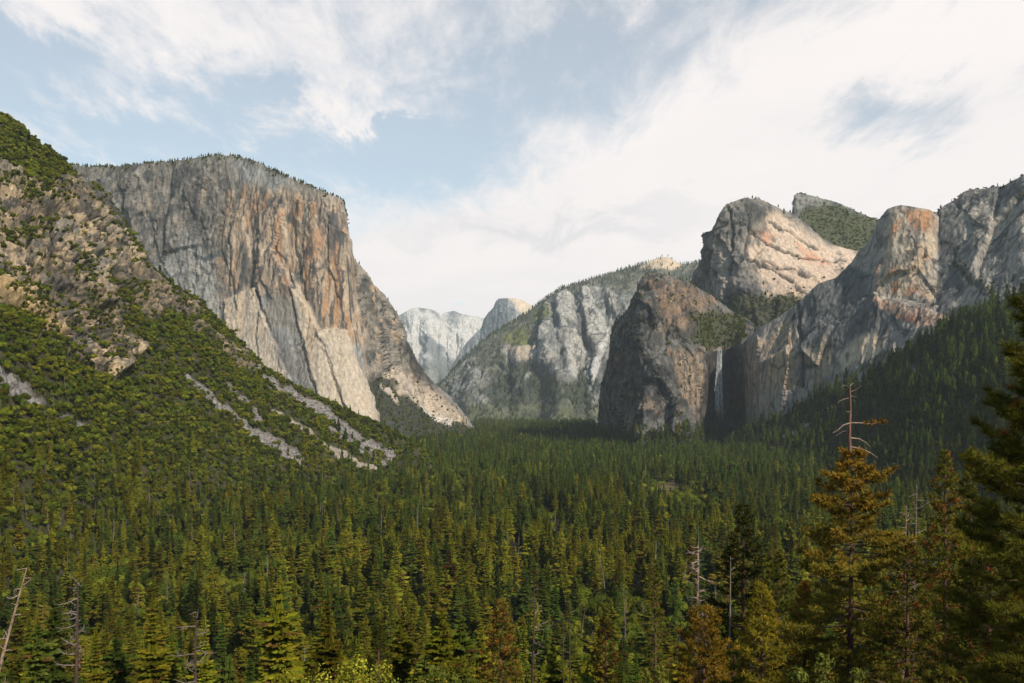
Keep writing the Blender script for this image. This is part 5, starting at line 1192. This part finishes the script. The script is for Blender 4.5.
# cloud tint: thick parts whiter, undersides a little grey
shade = math_n('ADD', math_n('MULTIPLY', bank(560, 224, 150, 13, .08), .42), math_n('MULTIPLY', math_n('SUBTRACT', puff, .45), .55))
shade = math_n('ADD', shade, math_n('MULTIPLY', bank(900, 130, 120, 40, .3), .15), clamp=True)
cm = N.new('ShaderNodeMix'); cm.data_type = 'RGBA'; L.new(shade, cm.inputs['Factor']); cm.inputs['A'].default_value = (.93, .875, .85, 1); cm.inputs['B'].default_value = (.60, .61, .64, 1)
b1, b2, ms, ow = N.new('ShaderNodeBackground'), N.new('ShaderNodeBackground'), N.new('ShaderNodeMixShader'), N.new('ShaderNodeOutputWorld')
b1.inputs[1].default_value = SKY_STRENGTH; b2.inputs[1].default_value = CLOUD_GAIN
tn = N.new('ShaderNodeMix'); tn.data_type = 'RGBA'; tn.blend_type = 'MULTIPLY'; tn.inputs['Factor'].default_value = 1; tn.inputs['B'].default_value = (.92, 1.09, .99, 1); L.new(sky.outputs[0], tn.inputs['A'])
L.new(tn.outputs['Result'], b1.inputs[0]); L.new(cm.outputs['Result'], b2.inputs[0]); L.new(up, ms.inputs[0]); L.new(b1.outputs[0], ms.inputs[1]); L.new(b2.outputs[0], ms.inputs[2]); L.new(ms.outputs[0], ow.inputs[0])

# air between the viewpoint and the far peaks
def haze(density):
    x, y0, y1, z0, z1 = 16000, -1500, 19000, -80, 1560
    V = np.array([(a, b, c) for c in (z0, z1) for b in (y0, y1) for a in (-x, x)], float)
    Q = np.array([(0, 2, 3, 1), (4, 5, 7, 6), (0, 1, 5, 4), (2, 6, 7, 3), (0, 4, 6, 2), (1, 3, 7, 5)])
    m, nt, N, L = _nodes('air'); out = N.new('ShaderNodeOutputMaterial'); v = N.new('ShaderNodeVolumePrincipled')
    v.inputs['Color'].default_value = (.80, .88, .95, 1); v.inputs['Density'].default_value = density; v.inputs['Anisotropy'].default_value = .1
    L.new(v.outputs[0], out.inputs['Volume'])
    link('haze', mesh_np('haze', V, Q, mats=[m], smooth=False), label='thin pale blue air haze filling the whole valley', cat='haze', kind='stuff')
haze(2.4e-5)

ld = bpy.data.lights.new('sun', 'SUN'); ld.energy = 4.8; ld.angle = math.radians(.6); ld.color = (1, .895, .755)
lo = link('sun', ld); lo.rotation_euler = SUN.to_track_quat('Z', 'Y').to_euler()
cd = bpy.data.cameras.new('camera'); cd.sensor_width = 36; cd.lens = 36 * FPX / 1024; cd.shift_y = (HOR - 341.5) / 1024; cd.clip_start = .5; cd.clip_end = 40000
co = link('camera', cd); co.location = (0, 0, ZC); co.rotation_euler = (math.pi / 2, 0, 0); scene.camera = co
vs = scene.view_settings; vs.view_transform = 'Standard'; vs.look = 'None'; vs.gamma = 1; vs.exposure = .1; vs.use_curve_mapping = False
scene.render.engine = 'CYCLES'
cy = scene.cycles; cy.max_bounces = 5; cy.diffuse_bounces = 3; cy.transmission_bounces = 3; cy.transparent_max_bounces = 6; cy.volume_bounces = 1; cy.use_denoising = True
cy.sample_clamp_indirect = 4
cy.use_adaptive_sampling = False
